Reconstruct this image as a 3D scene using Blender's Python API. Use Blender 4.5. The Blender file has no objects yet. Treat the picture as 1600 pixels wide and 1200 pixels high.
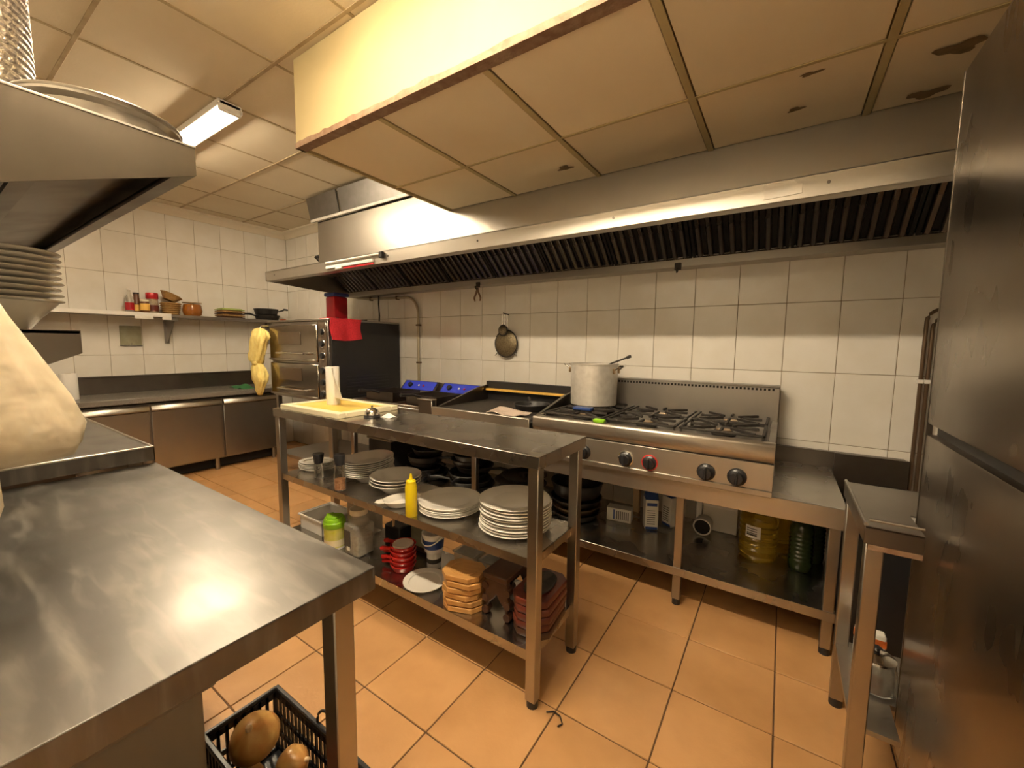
import bpy, bmesh, math, random
from mathutils import Vector, Matrix
random.seed(7)
scene = bpy.context.scene
COL = scene.collection
# ------------------------------------------------------------------ camera
F, PITCH, YAW, ROLL, CAMH = 636.71, 0.0953, 0.5860, 0.01056, 1.333
cy, sy = math.cos(YAW), math.sin(YAW)
fw = Vector((-sy*math.cos(PITCH), cy*math.cos(PITCH), -math.sin(PITCH)))
rt = Vector((cy, sy, 0)); up = rt.cross(fw)
r2 = math.cos(ROLL)*rt + math.sin(ROLL)*up
u2 = -math.sin(ROLL)*rt + math.cos(ROLL)*up
cd = bpy.data.cameras.new('camera'); cam = bpy.data.objects.new('camera', cd); COL.objects.link(cam)
mw = Matrix((r2, u2, -fw)).transposed().to_4x4(); mw.translation = Vector((0, 0, CAMH))
cam.matrix_world = mw
cd.sensor_width = 36; cd.sensor_fit = 'HORIZONTAL'; cd.lens = F*36/1600; cd.clip_start = 0.01
scene.camera = cam
# ------------------------------------------------------------------ world, exposure
w = bpy.data.worlds.new('world'); scene.world = w; w.use_nodes = True
w.node_tree.nodes['Background'].inputs[0].default_value = (1, .85, .65, 1)
w.node_tree.nodes['Background'].inputs[1].default_value = 0.02
vs = scene.view_settings
vs.view_transform = 'Standard'; vs.look = 'None'; vs.gamma = 1; vs.use_curve_mapping = False
vs.exposure = 1.5
LAMP_COL = (1.0, .82, .575)
LAMP_W = 62.0
# ------------------------------------------------------------------ room dimensions
XL, XR, YB, YF, ZC = -5.48, 1.12, 2.90, -.42, 2.74

# ================================================================== materials
def mat(name, col=(.8, .8, .8), rough=.5, metal=0.0, **k):
    m = bpy.data.materials.new(name); m.use_nodes = True
    nt = m.node_tree; b = nt.nodes['Principled BSDF']
    b.inputs['Base Color'].default_value = (*col, 1)
    b.inputs['Roughness'].default_value = rough
    b.inputs['Metallic'].default_value = metal
    if 'trans' in k: b.inputs['Transmission Weight'].default_value = k['trans']
    if 'ior' in k: b.inputs['IOR'].default_value = k['ior']
    if 'spec' in k: b.inputs['Specular IOR Level'].default_value = k['spec']
    if 'alpha' in k: b.inputs['Alpha'].default_value = k['alpha']
    if 'sss' in k:
        b.inputs['Subsurface Weight'].default_value = k['sss']; b.inputs['Subsurface Radius'].default_value = (.02, .015, .01)
    if 'emit' in k:
        b.inputs['Emission Color'].default_value = (*k['emit'], 1); b.inputs['Emission Strength'].default_value = k['es']
    nz = k.get('noise')            # (scale, amount, colour2)
    tc = nt.nodes.new('ShaderNodeTexCoord')
    if nz:
        n = nt.nodes.new('ShaderNodeTexNoise'); n.inputs['Scale'].default_value = nz[0]; n.inputs['Detail'].default_value = 5
        mp = nt.nodes.new('ShaderNodeMapping'); mp.inputs['Scale'].default_value = k.get('stretch', (1, 1, 1))
        nt.links.new(tc.outputs['Object'], mp.inputs[0]); nt.links.new(mp.outputs[0], n.inputs['Vector'])
        rp = nt.nodes.new('ShaderNodeValToRGB'); rp.color_ramp.elements[0].position = k.get('lo', .35); rp.color_ramp.elements[1].position = k.get('hi', .7)
        rp.color_ramp.elements[0].color = (*col, 1); rp.color_ramp.elements[1].color = (*nz[1], 1)
        nt.links.new(n.outputs['Fac'], rp.inputs[0])
        src = rp.outputs[0]
        if k.get('random'):
            oi = nt.nodes.new('ShaderNodeObjectInfo'); hs = nt.nodes.new('ShaderNodeHueSaturation')
            mr = nt.nodes.new('ShaderNodeMapRange'); mr.inputs['To Min'].default_value = 1-k['random']; mr.inputs['To Max'].default_value = 1+k['random']
            nt.links.new(oi.outputs['Random'], mr.inputs[0]); nt.links.new(mr.outputs[0], hs.inputs['Value'])
            nt.links.new(src, hs.inputs['Color']); src = hs.outputs[0]
            ad = nt.nodes.new('ShaderNodeVectorMath'); ad.operation = 'ADD'
            sc = nt.nodes.new('ShaderNodeVectorMath'); sc.operation = 'SCALE'; sc.inputs['Scale'].default_value = 37
            cb = nt.nodes.new('ShaderNodeCombineXYZ')
            nt.links.new(oi.outputs['Random'], cb.inputs[0]); nt.links.new(oi.outputs['Random'], cb.inputs[1])
            nt.links.new(cb.outputs[0], sc.inputs[0]); nt.links.new(tc.outputs['Object'], ad.inputs[0]); nt.links.new(sc.outputs[0], ad.inputs[1])
            nt.links.new(ad.outputs[0], mp.inputs[0])
        nt.links.new(src, b.inputs['Base Color'])
    if 'bump' in k:                # (scale, strength)
        n2 = nt.nodes.new('ShaderNodeTexNoise'); n2.inputs['Scale'].default_value = k['bump'][0]; n2.inputs['Detail'].default_value = 3
        bp = nt.nodes.new('ShaderNodeBump'); bp.inputs['Strength'].default_value = k['bump'][1]; bp.inputs['Distance'].default_value = k.get('bdist', .01)
        mp2 = nt.nodes.new('ShaderNodeMapping'); mp2.inputs['Scale'].default_value = k.get('bstretch', (1, 1, 1))
        nt.links.new(tc.outputs['Object'], mp2.inputs[0]); nt.links.new(mp2.outputs[0], n2.inputs['Vector'])
        nt.links.new(n2.outputs['Fac'], bp.inputs['Height']); nt.links.new(bp.outputs[0], b.inputs['Normal'])
    return m

def steel(name, col=(.56, .54, .51), rough=.34, brush=(3, 260, 260), smudge=.12, scr=0.0, stain=(.40, .37, .33)):
    """brushed stainless steel: stretched grain drives roughness, large smudges and wipe marks add wear"""
    m = bpy.data.materials.new(name); m.use_nodes = True
    nt = m.node_tree; L = nt.links.new; b = nt.nodes['Principled BSDF']; b.inputs['Metallic'].default_value = 1
    tc = nt.nodes.new('ShaderNodeTexCoord')
    mp = nt.nodes.new('ShaderNodeMapping'); mp.inputs['Scale'].default_value = brush; L(tc.outputs['Object'], mp.inputs[0])
    g = nt.nodes.new('ShaderNodeTexNoise'); g.inputs['Scale'].default_value = 1; g.inputs['Detail'].default_value = 2; L(mp.outputs[0], g.inputs['Vector'])
    s = nt.nodes.new('ShaderNodeTexNoise'); s.inputs['Scale'].default_value = 5.5; s.inputs['Detail'].default_value = 2; s.inputs['Distortion'].default_value = 0
    L(tc.outputs['Object'], s.inputs['Vector'])
    mr = nt.nodes.new('ShaderNodeMapRange'); mr.inputs['From Min'].default_value = .3; mr.inputs['From Max'].default_value = .7
    mr.inputs['To Min'].default_value = rough-.008; mr.inputs['To Max'].default_value = rough+.008; L(g.outputs['Fac'], mr.inputs[0])
    ms = nt.nodes.new('ShaderNodeMapRange'); ms.inputs['From Min'].default_value = .35; ms.inputs['From Max'].default_value = .7
    ms.inputs['To Min'].default_value = -smudge*.5; ms.inputs['To Max'].default_value = smudge; L(s.outputs['Fac'], ms.inputs[0])
    ad = nt.nodes.new('ShaderNodeMath'); ad.operation = 'ADD'; L(mr.outputs[0], ad.inputs[0]); L(ms.outputs[0], ad.inputs[1])
    L(ad.outputs[0], b.inputs['Roughness'])
    rp = nt.nodes.new('ShaderNodeValToRGB'); rp.color_ramp.elements[0].position = .38; rp.color_ramp.elements[1].position = .72
    rp.color_ramp.elements[0].color = (*col, 1); rp.color_ramp.elements[1].color = (*stain, 1); L(s.outputs['Fac'], rp.inputs[0])
    L(rp.outputs[0], b.inputs['Base Color'])
    if scr:
        # wiped dried streaks: arcs of lighter, rougher film
        mp3 = nt.nodes.new('ShaderNodeMapping'); mp3.inputs['Scale'].default_value = (1.6, 8, 1); mp3.inputs['Rotation'].default_value = (0, 0, .45)
        L(tc.outputs['Object'], mp3.inputs[0])
        t3 = nt.nodes.new('ShaderNodeTexNoise'); t3.inputs['Scale'].default_value = 3.4; t3.inputs['Detail'].default_value = 9; t3.inputs['Distortion'].default_value = .8
        L(mp3.outputs[0], t3.inputs['Vector'])
        r3 = nt.nodes.new('ShaderNodeMapRange'); r3.inputs['From Min'].default_value = .48; r3.inputs['From Max'].default_value = .80
        r3.inputs['To Max'].default_value = scr; L(t3.outputs['Fac'], r3.inputs[0])
        df = nt.nodes.new('ShaderNodeBsdfDiffuse'); df.inputs[0].default_value = (.40, .37, .33, 1)
        mx = nt.nodes.new('ShaderNodeMixShader'); L(r3.outputs[0], mx.inputs[0]); L(b.outputs[0], mx.inputs[1]); L(df.outputs[0], mx.inputs[2])
        L(mx.outputs[0], nt.nodes['Material Output'].inputs[0])
    return m

MT = {}
MT['floor_tile'] = mat('terracotta floor tile', (.60, .335, .14), .38, noise=(3.5, (.47, .25, .095)), random=.07, bump=(60, .08), lo=.4, hi=.75)
MT['floor_grout'] = mat('dark floor grout', (.12, .065, .03), .8)
MT['wall_tile'] = mat('white glazed wall tile', (.86, .83, .77), .10, noise=(6, (.81, .77, .69)), random=.025, bump=(4, .12), bdist=.004)
MT['wall_grout'] = mat('brown wall grout', (.33, .265, .18), .85)
MT['plain_tile'] = mat('plain tiled wall', (.76, .73, .66), .35)
MT['ceil_tile'] = mat('cream ceiling board', (.70, .615, .47), .95, spec=.1, noise=(2.0, (.64, .55, .41)), random=.05, bump=(90, .25), bdist=.002, lo=.45, hi=.8)
MT['sof_tile'] = mat('greasy soffit board', (.86, .74, .54), .8, spec=.2, noise=(1.6, (.78, .65, .45)), random=.05, bump=(70, .12), bdist=.002, lo=.45, hi=.85)
MT['grid'] = mat('ceiling grid bar', (.46, .36, .22), .6, noise=(8, (.30, .22, .12)))
MT['sof_face'] = mat('cream painted board', (.52, .425, .225), .7, noise=(2.5, (.48, .385, .195)))
MT['rust'] = mat('rusty brown angle', (.20, .11, .06), .7, noise=(25, (.30, .20, .13)), bump=(40, .5))
MT['stain'] = mat('dark grease stain', (.16, .10, .04), .6, noise=(20, (.3, .2, .1)))
MT['steel'] = steel('brushed steel', (.43, .41, .385), .34, smudge=.03, stain=(.40, .38, .355))
MT['steel_br'] = steel('bright brushed steel', (.60, .56, .50), .40, smudge=.03, stain=(.56, .52, .46))
MT['steel_top'] = steel('worn steel worktop', (.46, .44, .41), .26, (20, 3, 20), .05, .05, (.43, .41, .38))
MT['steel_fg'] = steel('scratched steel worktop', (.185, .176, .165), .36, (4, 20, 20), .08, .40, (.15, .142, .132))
MT['steel_v'] = steel('steel vertical grain', (.43, .40, .36), .31, (20, 20, 3), .03, 0, (.40, .37, .33))
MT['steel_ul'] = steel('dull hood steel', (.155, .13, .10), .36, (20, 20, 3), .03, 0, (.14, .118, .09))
MT['steel_dk'] = steel('greasy dark steel', (.20, .18, .16), .32, (20, 20, 4), .05, 0, (.16, .14, .125))
MT['steel_hood'] = steel('hood steel', (.49, .46, .41), .37, (3, 20, 20), .02, 0, (.47, .44, .39))
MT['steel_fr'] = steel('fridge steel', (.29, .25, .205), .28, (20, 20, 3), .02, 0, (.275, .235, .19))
MT['oven_door'] = steel('oven door steel', (.40, .355, .30), .20, (3, 20, 20), .03, 0, (.36, .315, .265))
MT['baffle'] = steel('greasy baffle steel', (.24, .215, .195), .30, (90, 90, 3), .10, 0, (.14, .12, .105))
MT['chrome'] = mat('chrome', (.75, .73, .70), .12, 1)
MT['alu'] = mat('dull aluminium', (.80, .77, .71), .46, .55, noise=(30, (.68, .65, .59)))
MT['black'] = mat('black enamel', (.016, .015, .015), .45)
MT['blackp'] = mat('black plastic', (.02, .02, .022), .35)
MT['iron'] = mat('cast iron', (.035, .03, .027), .6, .3, noise=(40, (.06, .05, .04)))
MT['dark'] = mat('dark void', (.012, .01, .009), .8)
MT['ceramic'] = mat('white ceramic', (.80, .765, .70), .14)
MT['white'] = mat('white plastic', (.82, .80, .76), .35)
MT['paper'] = mat('white paper', (.86, .84, .80), .9)
MT['glass'] = mat('clear glass', (.95, .95, .93), .04, 0, trans=1.0, ior=1.45)
MT['plast'] = mat('clear plastic', (.88, .86, .80), .18, 0, trans=.75, ior=1.3)
MT['smoke'] = mat('smoked glass', (.10, .07, .045), .08, 0, spec=.8)
MT['lamp'] = mat('fluorescent tube', (1, 1, 1), .5, emit=LAMP_COL, es=LAMP_W*.85)
MT['lamp2'] = mat('brighter fluorescent tube', (1, 1, 1), .5, emit=LAMP_COL, es=LAMP_W*1.3)
MT['lampbody'] = mat('lamp batten white', (.85, .83, .78), .4)
MT['red'] = mat('red plastic', (.45, .012, .02), .35)
MT['redcloth'] = mat('red cloth', (.75, .03, .045), .9, noise=(120, (.55, .02, .03)), bump=(150, .5))
MT['redenamel'] = mat('red enamel', (.42, .018, .014), .16)
MT['yelcloth'] = mat('yellow cloth', (.88, .74, .28), .95, noise=(30, (.80, .62, .20)), bump=(160, .5))
MT['yellow'] = mat('yellow plastic', (.85, .66, .01), .35)
MT['board'] = mat('yellow cutting board', (.86, .64, .18), .5, noise=(5, (.82, .52, .06)))
MT['boardrim'] = mat('cream plastic rim', (.86, .78, .55), .5)
MT['wood'] = mat('light board wood', (.62, .33, .10), .5, noise=(6, (.55, .275, .08)), stretch=(1.5, 10, 1.5))
MT['wooddk'] = mat('dark carved wood', (.085, .035, .016), .4, noise=(10, (.05, .02, .01)))
MT['woodred'] = mat('red stained wood', (.14, .027, .013), .38, noise=(9, (.09, .018, .012)))
MT['woodor'] = mat('orange worn wood', (.70, .17, .025), .5, noise=(25, (.30, .06, .01)))
MT['wicker'] = mat('wicker', (.50, .31, .11), .7, noise=(60, (.33, .18, .06)), stretch=(1, 1, 4), bump=(80, 1))
MT['amber'] = mat('amber glass', (.55, .20, .03), .12, 0, trans=.5)
MT['oil'] = mat('yellow oil', (.80, .56, .06), .06, 0, trans=.8, ior=1.4)
MT['dkglass'] = mat('dark green glass', (.03, .05, .015), .08)
MT['blue'] = mat('blue panel', (.03, .05, .50), .3)
MT['bluep'] = mat('blue print', (.02, .06, .25), .4)
MT['green'] = mat('lime green plastic', (.28, .62, .02), .35)
MT['greendk'] = mat('dark green cloth', (.03, .16, .05), .8)
MT['lime'] = mat('yellow green label', (.62, .66, .05), .45, noise=(14, (.80, .74, .35)))
MT['greenish'] = mat('pale green dish', (.38, .46, .12), .3)
MT['salt'] = mat('pink salt', (.85, .48, .26), .7, noise=(90, (.75, .35, .18)), bump=(120, 1))
MT['cork'] = mat('brown sauce', (.14, .05, .02), .3)
MT['bag'] = mat('cream plastic bag', (.70, .60, .44), .45, 0, sss=.2, bump=(9, .5), bdist=.03)
MT['bin'] = mat('grey plastic bin', (.26, .23, .18), .5)
MT['onion'] = mat('onion skin', (.55, .25, .07), .3, noise=(4, (.66, .42, .14)), stretch=(6, 6, .6))
MT['onionred'] = mat('red onion skin', (.28, .04, .03), .3, noise=(4, (.40, .12, .06)), stretch=(6, 6, .6))
MT['granite'] = mat('speckled stone worktop', (.13, .115, .10), .25, noise=(220, (.45, .42, .37)), lo=.5, hi=.62)
MT['foil'] = mat('ribbed foil duct', (.60, .56, .52), .32, 1, noise=(50, (.42, .38, .35)), bump=(70, .8))
MT['galv'] = mat('galvanised sheet', (.26, .245, .23), .40, 1, noise=(14, (.22, .205, .19)))
MT['tape'] = mat('cream tape', (.75, .69, .55), .6)
MT['label'] = mat('white label', (.78, .75, .68), .6)
MT['ink'] = mat('black ink', (.05, .045, .04), .6)
MT['pipe'] = mat('painted pipe', (.50, .43, .30), .4, .3)
MT['pipedk'] = mat('dark copper pipe', (.14, .09, .055), .35, .6)
MT['panelgr'] = mat('greenish plastic plate', (.36, .35, .24), .35, noise=(18, (.28, .27, .17)))
MT['knobred'] = mat('red knob ring', (.62, .03, .025), .35)
MT['brass'] = mat('yellow strip', (.80, .48, .10), .4)
MT['rag'] = mat('pinkish rag', (.62, .50, .42), .95, bump=(120, .4))
MT['wood2'] = mat('pale wooden stick', (.72, .52, .30), .6)
MT['cove'] = mat('cream cove moulding', (.78, .70, .56), .6)
MT['jarfill'] = mat('dried leaf filling', (.40, .34, .24), .8, noise=(60, (.26, .20, .12)))
MT['copper'] = mat('worn pan rim', (.55, .40, .24), .3, 1)

# ================================================================== geometry helpers
class G:
    def __init__(s): s.bm = bmesh.new()
    def _merge(s, b, M=None):
        me = bpy.data.meshes.new('tmp'); b.to_mesh(me); b.free()
        if M is not None: me.transform(M)
        s.bm.from_mesh(me); bpy.data.meshes.remove(me)
    def box(s, x0, x1, y0, y1, z0, z1, bev=0.0, seg=1, M=None):
        b = bmesh.new(); bmesh.ops.create_cube(b, size=1)
        for v in b.verts: v.co = Vector(((x0+x1)/2+v.co.x*(x1-x0), (y0+y1)/2+v.co.y*(y1-y0), (z0+z1)/2+v.co.z*(z1-z0)))
        if bev: bmesh.ops.bevel(b, geom=b.edges[:], offset=min(bev, .45*min(x1-x0, y1-y0, z1-z0)), segments=seg, profile=.6, affect='EDGES')
        s._merge(b, M); return s
    def prism(s, pts, axis, a, c, bev=0.0, M=None):
        b = bmesh.new()
        f = {'x': lambda p, t: (t, p[0], p[1]), 'y': lambda p, t: (p[0], t, p[1]), 'z': lambda p, t: (p[0], p[1], t)}[axis]
        A = [b.verts.new(f(p, a)) for p in pts]; B = [b.verts.new(f(p, c)) for p in pts]
        b.faces.new(A); b.faces.new(B[::-1]); n = len(pts)
        for i in range(n): b.faces.new((A[(i+1) % n], A[i], B[i], B[(i+1) % n]))
        bmesh.ops.recalc_face_normals(b, faces=b.faces[:])
        if bev: bmesh.ops.bevel(b, geom=b.edges[:], offset=bev, segments=1, affect='EDGES')
        s._merge(b, M); return s
    def lathe(s, prof, c=(0, 0, 0), seg=32, sx=1, sy=1, M=None, wav=None):
        b = bmesh.new(); rings = []
        for r, z in prof:
            if r <= 1e-6: rings.append([b.verts.new((c[0], c[1], c[2]+z))])
            else:
                R = []
                for i in range(seg):
                    a = 2*math.pi*i/seg; q = r*(wav(a, z) if wav else 1)
                    R.append(b.verts.new((c[0]+q*sx*math.cos(a), c[1]+q*sy*math.sin(a), c[2]+z)))
                rings.append(R)
        for A, B in zip(rings, rings[1:]):
            if len(A) == 1 and len(B) == 1: continue
            for i in range(seg):
                j = (i+1) % seg
                if len(A) == 1: b.faces.new((A[0], B[j], B[i]))
                elif len(B) == 1: b.faces.new((A[i], A[j], B[0]))
                else: b.faces.new((A[i], A[j], B[j], B[i]))
        if len(rings[0]) > 1 and len(rings[-1]) > 1:
            A, B = rings[-1], rings[0]
            for i in range(seg): b.faces.new((A[i], A[(i+1) % seg], B[(i+1) % seg], B[i]))
        else:
            for R in (rings[0], rings[-1]):
                if len(R) > 1: b.faces.new(R)
        bmesh.ops.recalc_face_normals(b, faces=b.faces[:])
        s._merge(b, M); return s
    def cyl(s, c, r, h, seg=24, axis='z', r2=None, M=None):
        r2 = r if r2 is None else r2
        R = {'z': Matrix(), 'x': Matrix.Rotation(math.pi/2, 4, 'Y'), 'y': Matrix.Rotation(-math.pi/2, 4, 'X')}[axis]
        T = Matrix.Translation(c) @ R
        if M is not None: T = M @ T
        return s.lathe([(0, 0), (r, 0), (r2, h), (0, h)], (0, 0, 0), seg, M=T)
    def tube(s, pts, r, seg=8, closed=False):
        b = bmesh.new(); P = [Vector(p) for p in pts]; n = len(P); rings = []
        for i, p in enumerate(P):
            if closed: t = P[(i+1) % n]-P[i-1]
            else: t = P[min(i+1, n-1)]-P[max(i-1, 0)]
            t.normalize(); q = Vector((0, 0, 1)) if abs(t.z) < .9 else Vector((1, 0, 0))
            u = t.cross(q).normalized(); v = t.cross(u)
            rr = r[i] if isinstance(r, (list, tuple)) else r
            rings.append([b.verts.new(p+rr*(math.cos(2*math.pi*k/seg)*u+math.sin(2*math.pi*k/seg)*v)) for k in range(seg)])
        m = n if closed else n-1
        for i in range(m):
            A, B = rings[i], rings[(i+1) % n]
            for k in range(seg):
                j = (k+1) % seg; b.faces.new((A[k], A[j], B[j], B[k]))
        if not closed: b.faces.new(rings[0]); b.faces.new(rings[-1])
        bmesh.ops.recalc_face_normals(b, faces=b.faces[:])
        s._merge(b); return s
    def loft(s, secs, seg=40, rip=None):
        """secs: (cx,cy,z,rx,ry); rip(a,t)-> radius factor"""
        b = bmesh.new(); rings = []; n = len(secs)
        for k, (cx_, cy_, z, rx, ry) in enumerate(secs):
            R = []
            for i in range(seg):
                a = 2*math.pi*i/seg; q = rip(a, k/(n-1)) if rip else 1
                R.append(b.verts.new((cx_+rx*q*math.cos(a), cy_+ry*q*math.sin(a), z)))
            rings.append(R)
        for A, B in zip(rings, rings[1:]):
            for i in range(seg): b.faces.new((A[i], A[(i+1) % seg], B[(i+1) % seg], B[i]))
        b.faces.new(rings[0]); b.faces.new(rings[-1])
        bmesh.ops.recalc_face_normals(b, faces=b.faces[:])
        s._merge(b); return s
    def sheet(s, f, nu, nv, t=.003):
        b = bmesh.new(); V = [[b.verts.new(f(i/nu, j/nv)) for j in range(nv+1)] for i in range(nu+1)]
        for i in range(nu):
            for j in range(nv): b.faces.new((V[i][j], V[i+1][j], V[i+1][j+1], V[i][j+1]))
        bmesh.ops.recalc_face_normals(b, faces=b.faces[:])
        bmesh.ops.solidify(b, geom=b.faces[:], thickness=t)
        s._merge(b); return s

def mesh_of(g, name, m, off=(0, 0, 0), ang=38):
    me = bpy.data.meshes.new(name); g.bm.to_mesh(me); g.bm.free()
    if any(off): me.transform(Matrix.Translation(-Vector(off)))
    me.materials.append(MT[m] if isinstance(m, str) else m)
    me.shade_smooth(); me.set_sharp_from_angle(angle=math.radians(ang))
    return me
def props(o, label=None, cat=None, group=None, kind=None):
    if label: o['label'] = label
    if cat: o['category'] = cat
    if group: o['group'] = group
    if kind: o['kind'] = kind
    return o
def thing(name, label, cat, loc=(0, 0, 0), rz=0, group=None):
    o = bpy.data.objects.new(name, None); COL.objects.link(o); o.empty_display_size = .05
    o.location = loc; o.rotation_euler = (0, 0, rz)
    return props(o, label, cat, group)
def part(name, g, m, parent, local=False, ang=38, label=None):
    """parts are given in world coordinates unless local; stored relative to their thing"""
    off = Vector((0, 0, 0))
    if not local:
        q = parent
        while q is not None: off += q.location; q = q.parent
    o = bpy.data.objects.new(name, mesh_of(g, name, m, off, ang)); COL.objects.link(o); o.parent = parent
    if label: o['label'] = label
    return o
def solo(name, g, m, label, cat, group=None, kind=None, ang=38):
    """one-mesh thing; its origin goes to the middle of its base"""
    g.bm.verts.ensure_lookup_table()
    xs = [v.co for v in g.bm.verts]
    off = Vector(((min(v.x for v in xs)+max(v.x for v in xs))/2, (min(v.y for v in xs)+max(v.y for v in xs))/2, min(v.z for v in xs)))
    o = bpy.data.objects.new(name, mesh_of(g, name, m, off, ang)); COL.objects.link(o); o.location = off
    return props(o, label, cat, group, kind)
def struct(name, g, m, label=None):
    o = bpy.data.objects.new(name, mesh_of(g, name, m)); COL.objects.link(o); o['kind'] = 'structure'
    if label: o['label'] = label
    return o
_cache = {}
def piece(name, parent, size, loc, m, bev=.002):
    """a tile or bar that shares its mesh with alike pieces; loc is the middle of the piece"""
    key = (name, tuple(round(v, 3) for v in size), m)
    if key not in _cache:
        g = G(); g.box(-size[0]/2, size[0]/2, -size[1]/2, size[1]/2, -size[2]/2, size[2]/2, bev)
        _cache[key] = mesh_of(g, name, m)
    o = bpy.data.objects.new(name, _cache[key]); COL.objects.link(o); o.parent = parent
    o.location = Vector(loc)-parent.location
    return o
def copy_thing(o, loc, label=None, rz=None):
    c = o.copy(); COL.objects.link(c); c.location = loc
    if rz is not None: c.rotation_euler = (0, 0, rz)
    if label: c['label'] = label
    for ch in [x for x in bpy.data.objects if x.parent == o]:
        d = ch.copy(); COL.objects.link(d); d.parent = c
        for gc in [x for x in bpy.data.objects if x.parent == ch]:
            e = gc.copy(); COL.objects.link(e); e.parent = d
    return c
ORD = ['topmost', 'second from the top', 'third from the top', 'fourth from the top', 'fifth from the top', 'sixth from the top',
       'seventh from the top', 'eighth from the top', 'ninth from the top', 'tenth from the top', 'eleventh from the top', 'twelfth from the top']
def RZ(a, c): return Matrix.Translation(c) @ Matrix.Rotation(a, 4, 'Z')

# ================================================================== the setting
# floor
g = G().box(XL-.1, XR+.1, YF-.1, YB+.1, -.06, -.004); floor = struct('floor', g, 'floor_grout', 'terracotta tiled kitchen floor')
S = .333
i0 = math.floor((XL+.6154)/S); i1 = math.ceil((XR+.6154)/S)
for i in range(i0, i1):
    for j in range(-3, 9):
        x0 = max(-.6154+i*S, XL); x1 = min(-.6154+(i+1)*S, XR); y1 = min(1.9125-(j)*S+S, YB); y0 = max(1.9125-j*S, YF)
        if x1-x0 < .03 or y1-y0 < .03: continue
        piece('floor_tile', floor, (x1-x0-.005, y1-y0-.005, .012), ((x0+x1)/2, (y0+y1)/2, -.006+random.uniform(-.0004, .0004)), 'floor_tile', .0015)
# walls
TW, TH = .25, .4003
g = G().box(XL-.1, XR+.1, YB+.003, YB+.1, -.05, ZC+.1); wall_back = struct('wall_back', g, 'wall_grout', 'white tiled wall behind the cooking range')
g = G().box(XL-.1, XL-.003, YF-.1, YB+.1, -.05, ZC+.1); wall_left = struct('wall_left', g, 'wall_grout', 'white tiled wall behind the fridge counter')
g = G().box(XL-.1, XR+.1, YF-.1, YF, -.05, ZC+.1); struct('wall_front', g, 'plain_tile', 'tiled wall behind the camera')
g = G().box(XR, XR+.1, YF-.1, YB+.1, -.05, ZC+.1); struct('wall_right', g, 'plain_tile', 'tiled wall behind the tall fridge')
zr = [1.5944+k*TH for k in range(-4, 4)]
for a, b in zip(zr, zr[1:]):
    z0, z1 = max(a, 0), min(b, ZC)
    if z1-z0 < .03: continue
    for i in range(-12, 17):
        x0, x1 = max(-2.753+i*TW, XL), min(-2.753+(i+1)*TW, XR)
        if x1-x0 < .03: continue
        piece('wall_tile', wall_back, (x1-x0-.003, .010, z1-z0-.003), ((x0+x1)/2, YB+.005-random.uniform(0, .0006), (z0+z1)/2), 'wall_tile', .0018)
    for i in range(0, 14):
        y1, y0 = YB-i*TW, max(YB-(i+1)*TW, YF)
        if y1-y0 < .03: continue
        piece('wall_tile', wall_left, (.010, y1-y0-.003, z1-z0-.003), (XL-.005+random.uniform(0, .0006), (y0+y1)/2, (z0+z1)/2), 'wall_tile', .0018)
# main ceiling with boards and grid bars
g = G().box(XL-.1, XR+.1, YF-.1, YB+.1, ZC+.02, ZC+.1); ceiling = struct('ceiling', g, 'ceil_tile', 'suspended ceiling of cream boards')
xs = [-2.84+.6*k for k in range(-5, 8)]; ys = [1.165+.6*k for k in range(-3, 4)]
for k in range(len(xs)-1):
    for j in range(len(ys)-1):
        x0, x1, y0, y1 = max(xs[k], XL), min(xs[k+1], XR), max(ys[j], YF), min(ys[j+1], YB)
        if x1-x0 < .05 or y1-y0 < .05: continue
        piece('ceiling_tile', ceiling, (x1-x0-.008, y1-y0-.008, .016), ((x0+x1)/2, (y0+y1)/2, ZC+.010+random.uniform(-.001, .001)), 'ceil_tile', .002)
for x in xs:
    if XL < x < XR: piece('grid_bar', ceiling, (.016, YB-YF, .006), (x, (YB+YF)/2, ZC+.001), 'grid', .001)
for y in ys:
    if YF < y < YB: piece('grid_bar', ceiling, (XR-XL, .018, .006), ((XL+XR)/2, y, ZC), 'grid', .001)
# cove moulding along the two tiled walls
cv = [(0, 0), (.02, 0), (.03, .03), (.055, .055), (.085, .065), (.085, .085), (0, .085)]
g = G().prism([(XL+a, ZC-.085+b) for a, b in cv], 'y', YF, YB); struct('trim_1', g, 'cove', 'cream cove moulding along the left wall')
g = G().prism([(YB-a, ZC-.085+b) for a, b in cv], 'x', XL, -3.86); struct('trim_2', g, 'cove', 'cream cove moulding in the back corner')
# lowered soffit in front of the hood
SX0, SY0, SY1, SZ = -2.13, 1.20, 2.348, 2.32
g = G().box(SX0, XR, SY0, SY0+.02, SZ+.008, ZC, .003).box(SX0, SX0+.02, SY0+.02, SY1, SZ+.008, ZC); struct('wall_soffit', g, 'sof_face', 'cream painted front of the lowered ceiling box')
g = G().box(SX0+.02, XR, SY0+.02, SY1, SZ+.022, SZ+.05); sof = struct('ceiling_soffit', g, 'grid', 'lowered ceiling of greasy cream boards in front of the hood')
sx = [SX0+.015, -1.548, -.962, -.368, .228, .82, XR]; sy_ = [1.245, 1.835, SY1]
for k in range(len(sx)-1):
    for j in range(2):
        piece('ceiling_tile', sof, (sx[k+1]-sx[k]-.034, sy_[j+1]-sy_[j]-.008, .016), ((sx[k]+sx[k+1])/2, (sy_[j]+sy_[j+1])/2, SZ+.011+random.uniform(-.001, .001)), 'sof_tile', .002)
for x in sx[1:-1]: piece('grid_bar', sof, (.026, SY1-1.22, .006), (x, (SY1+1.22)/2, SZ+.001), 'sof_face', .001)
piece('grid_bar', sof, (XR-SX0, .016, .005), ((XR+SX0)/2, 1.835, SZ+.0005), 'sof_face', .001)
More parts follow.
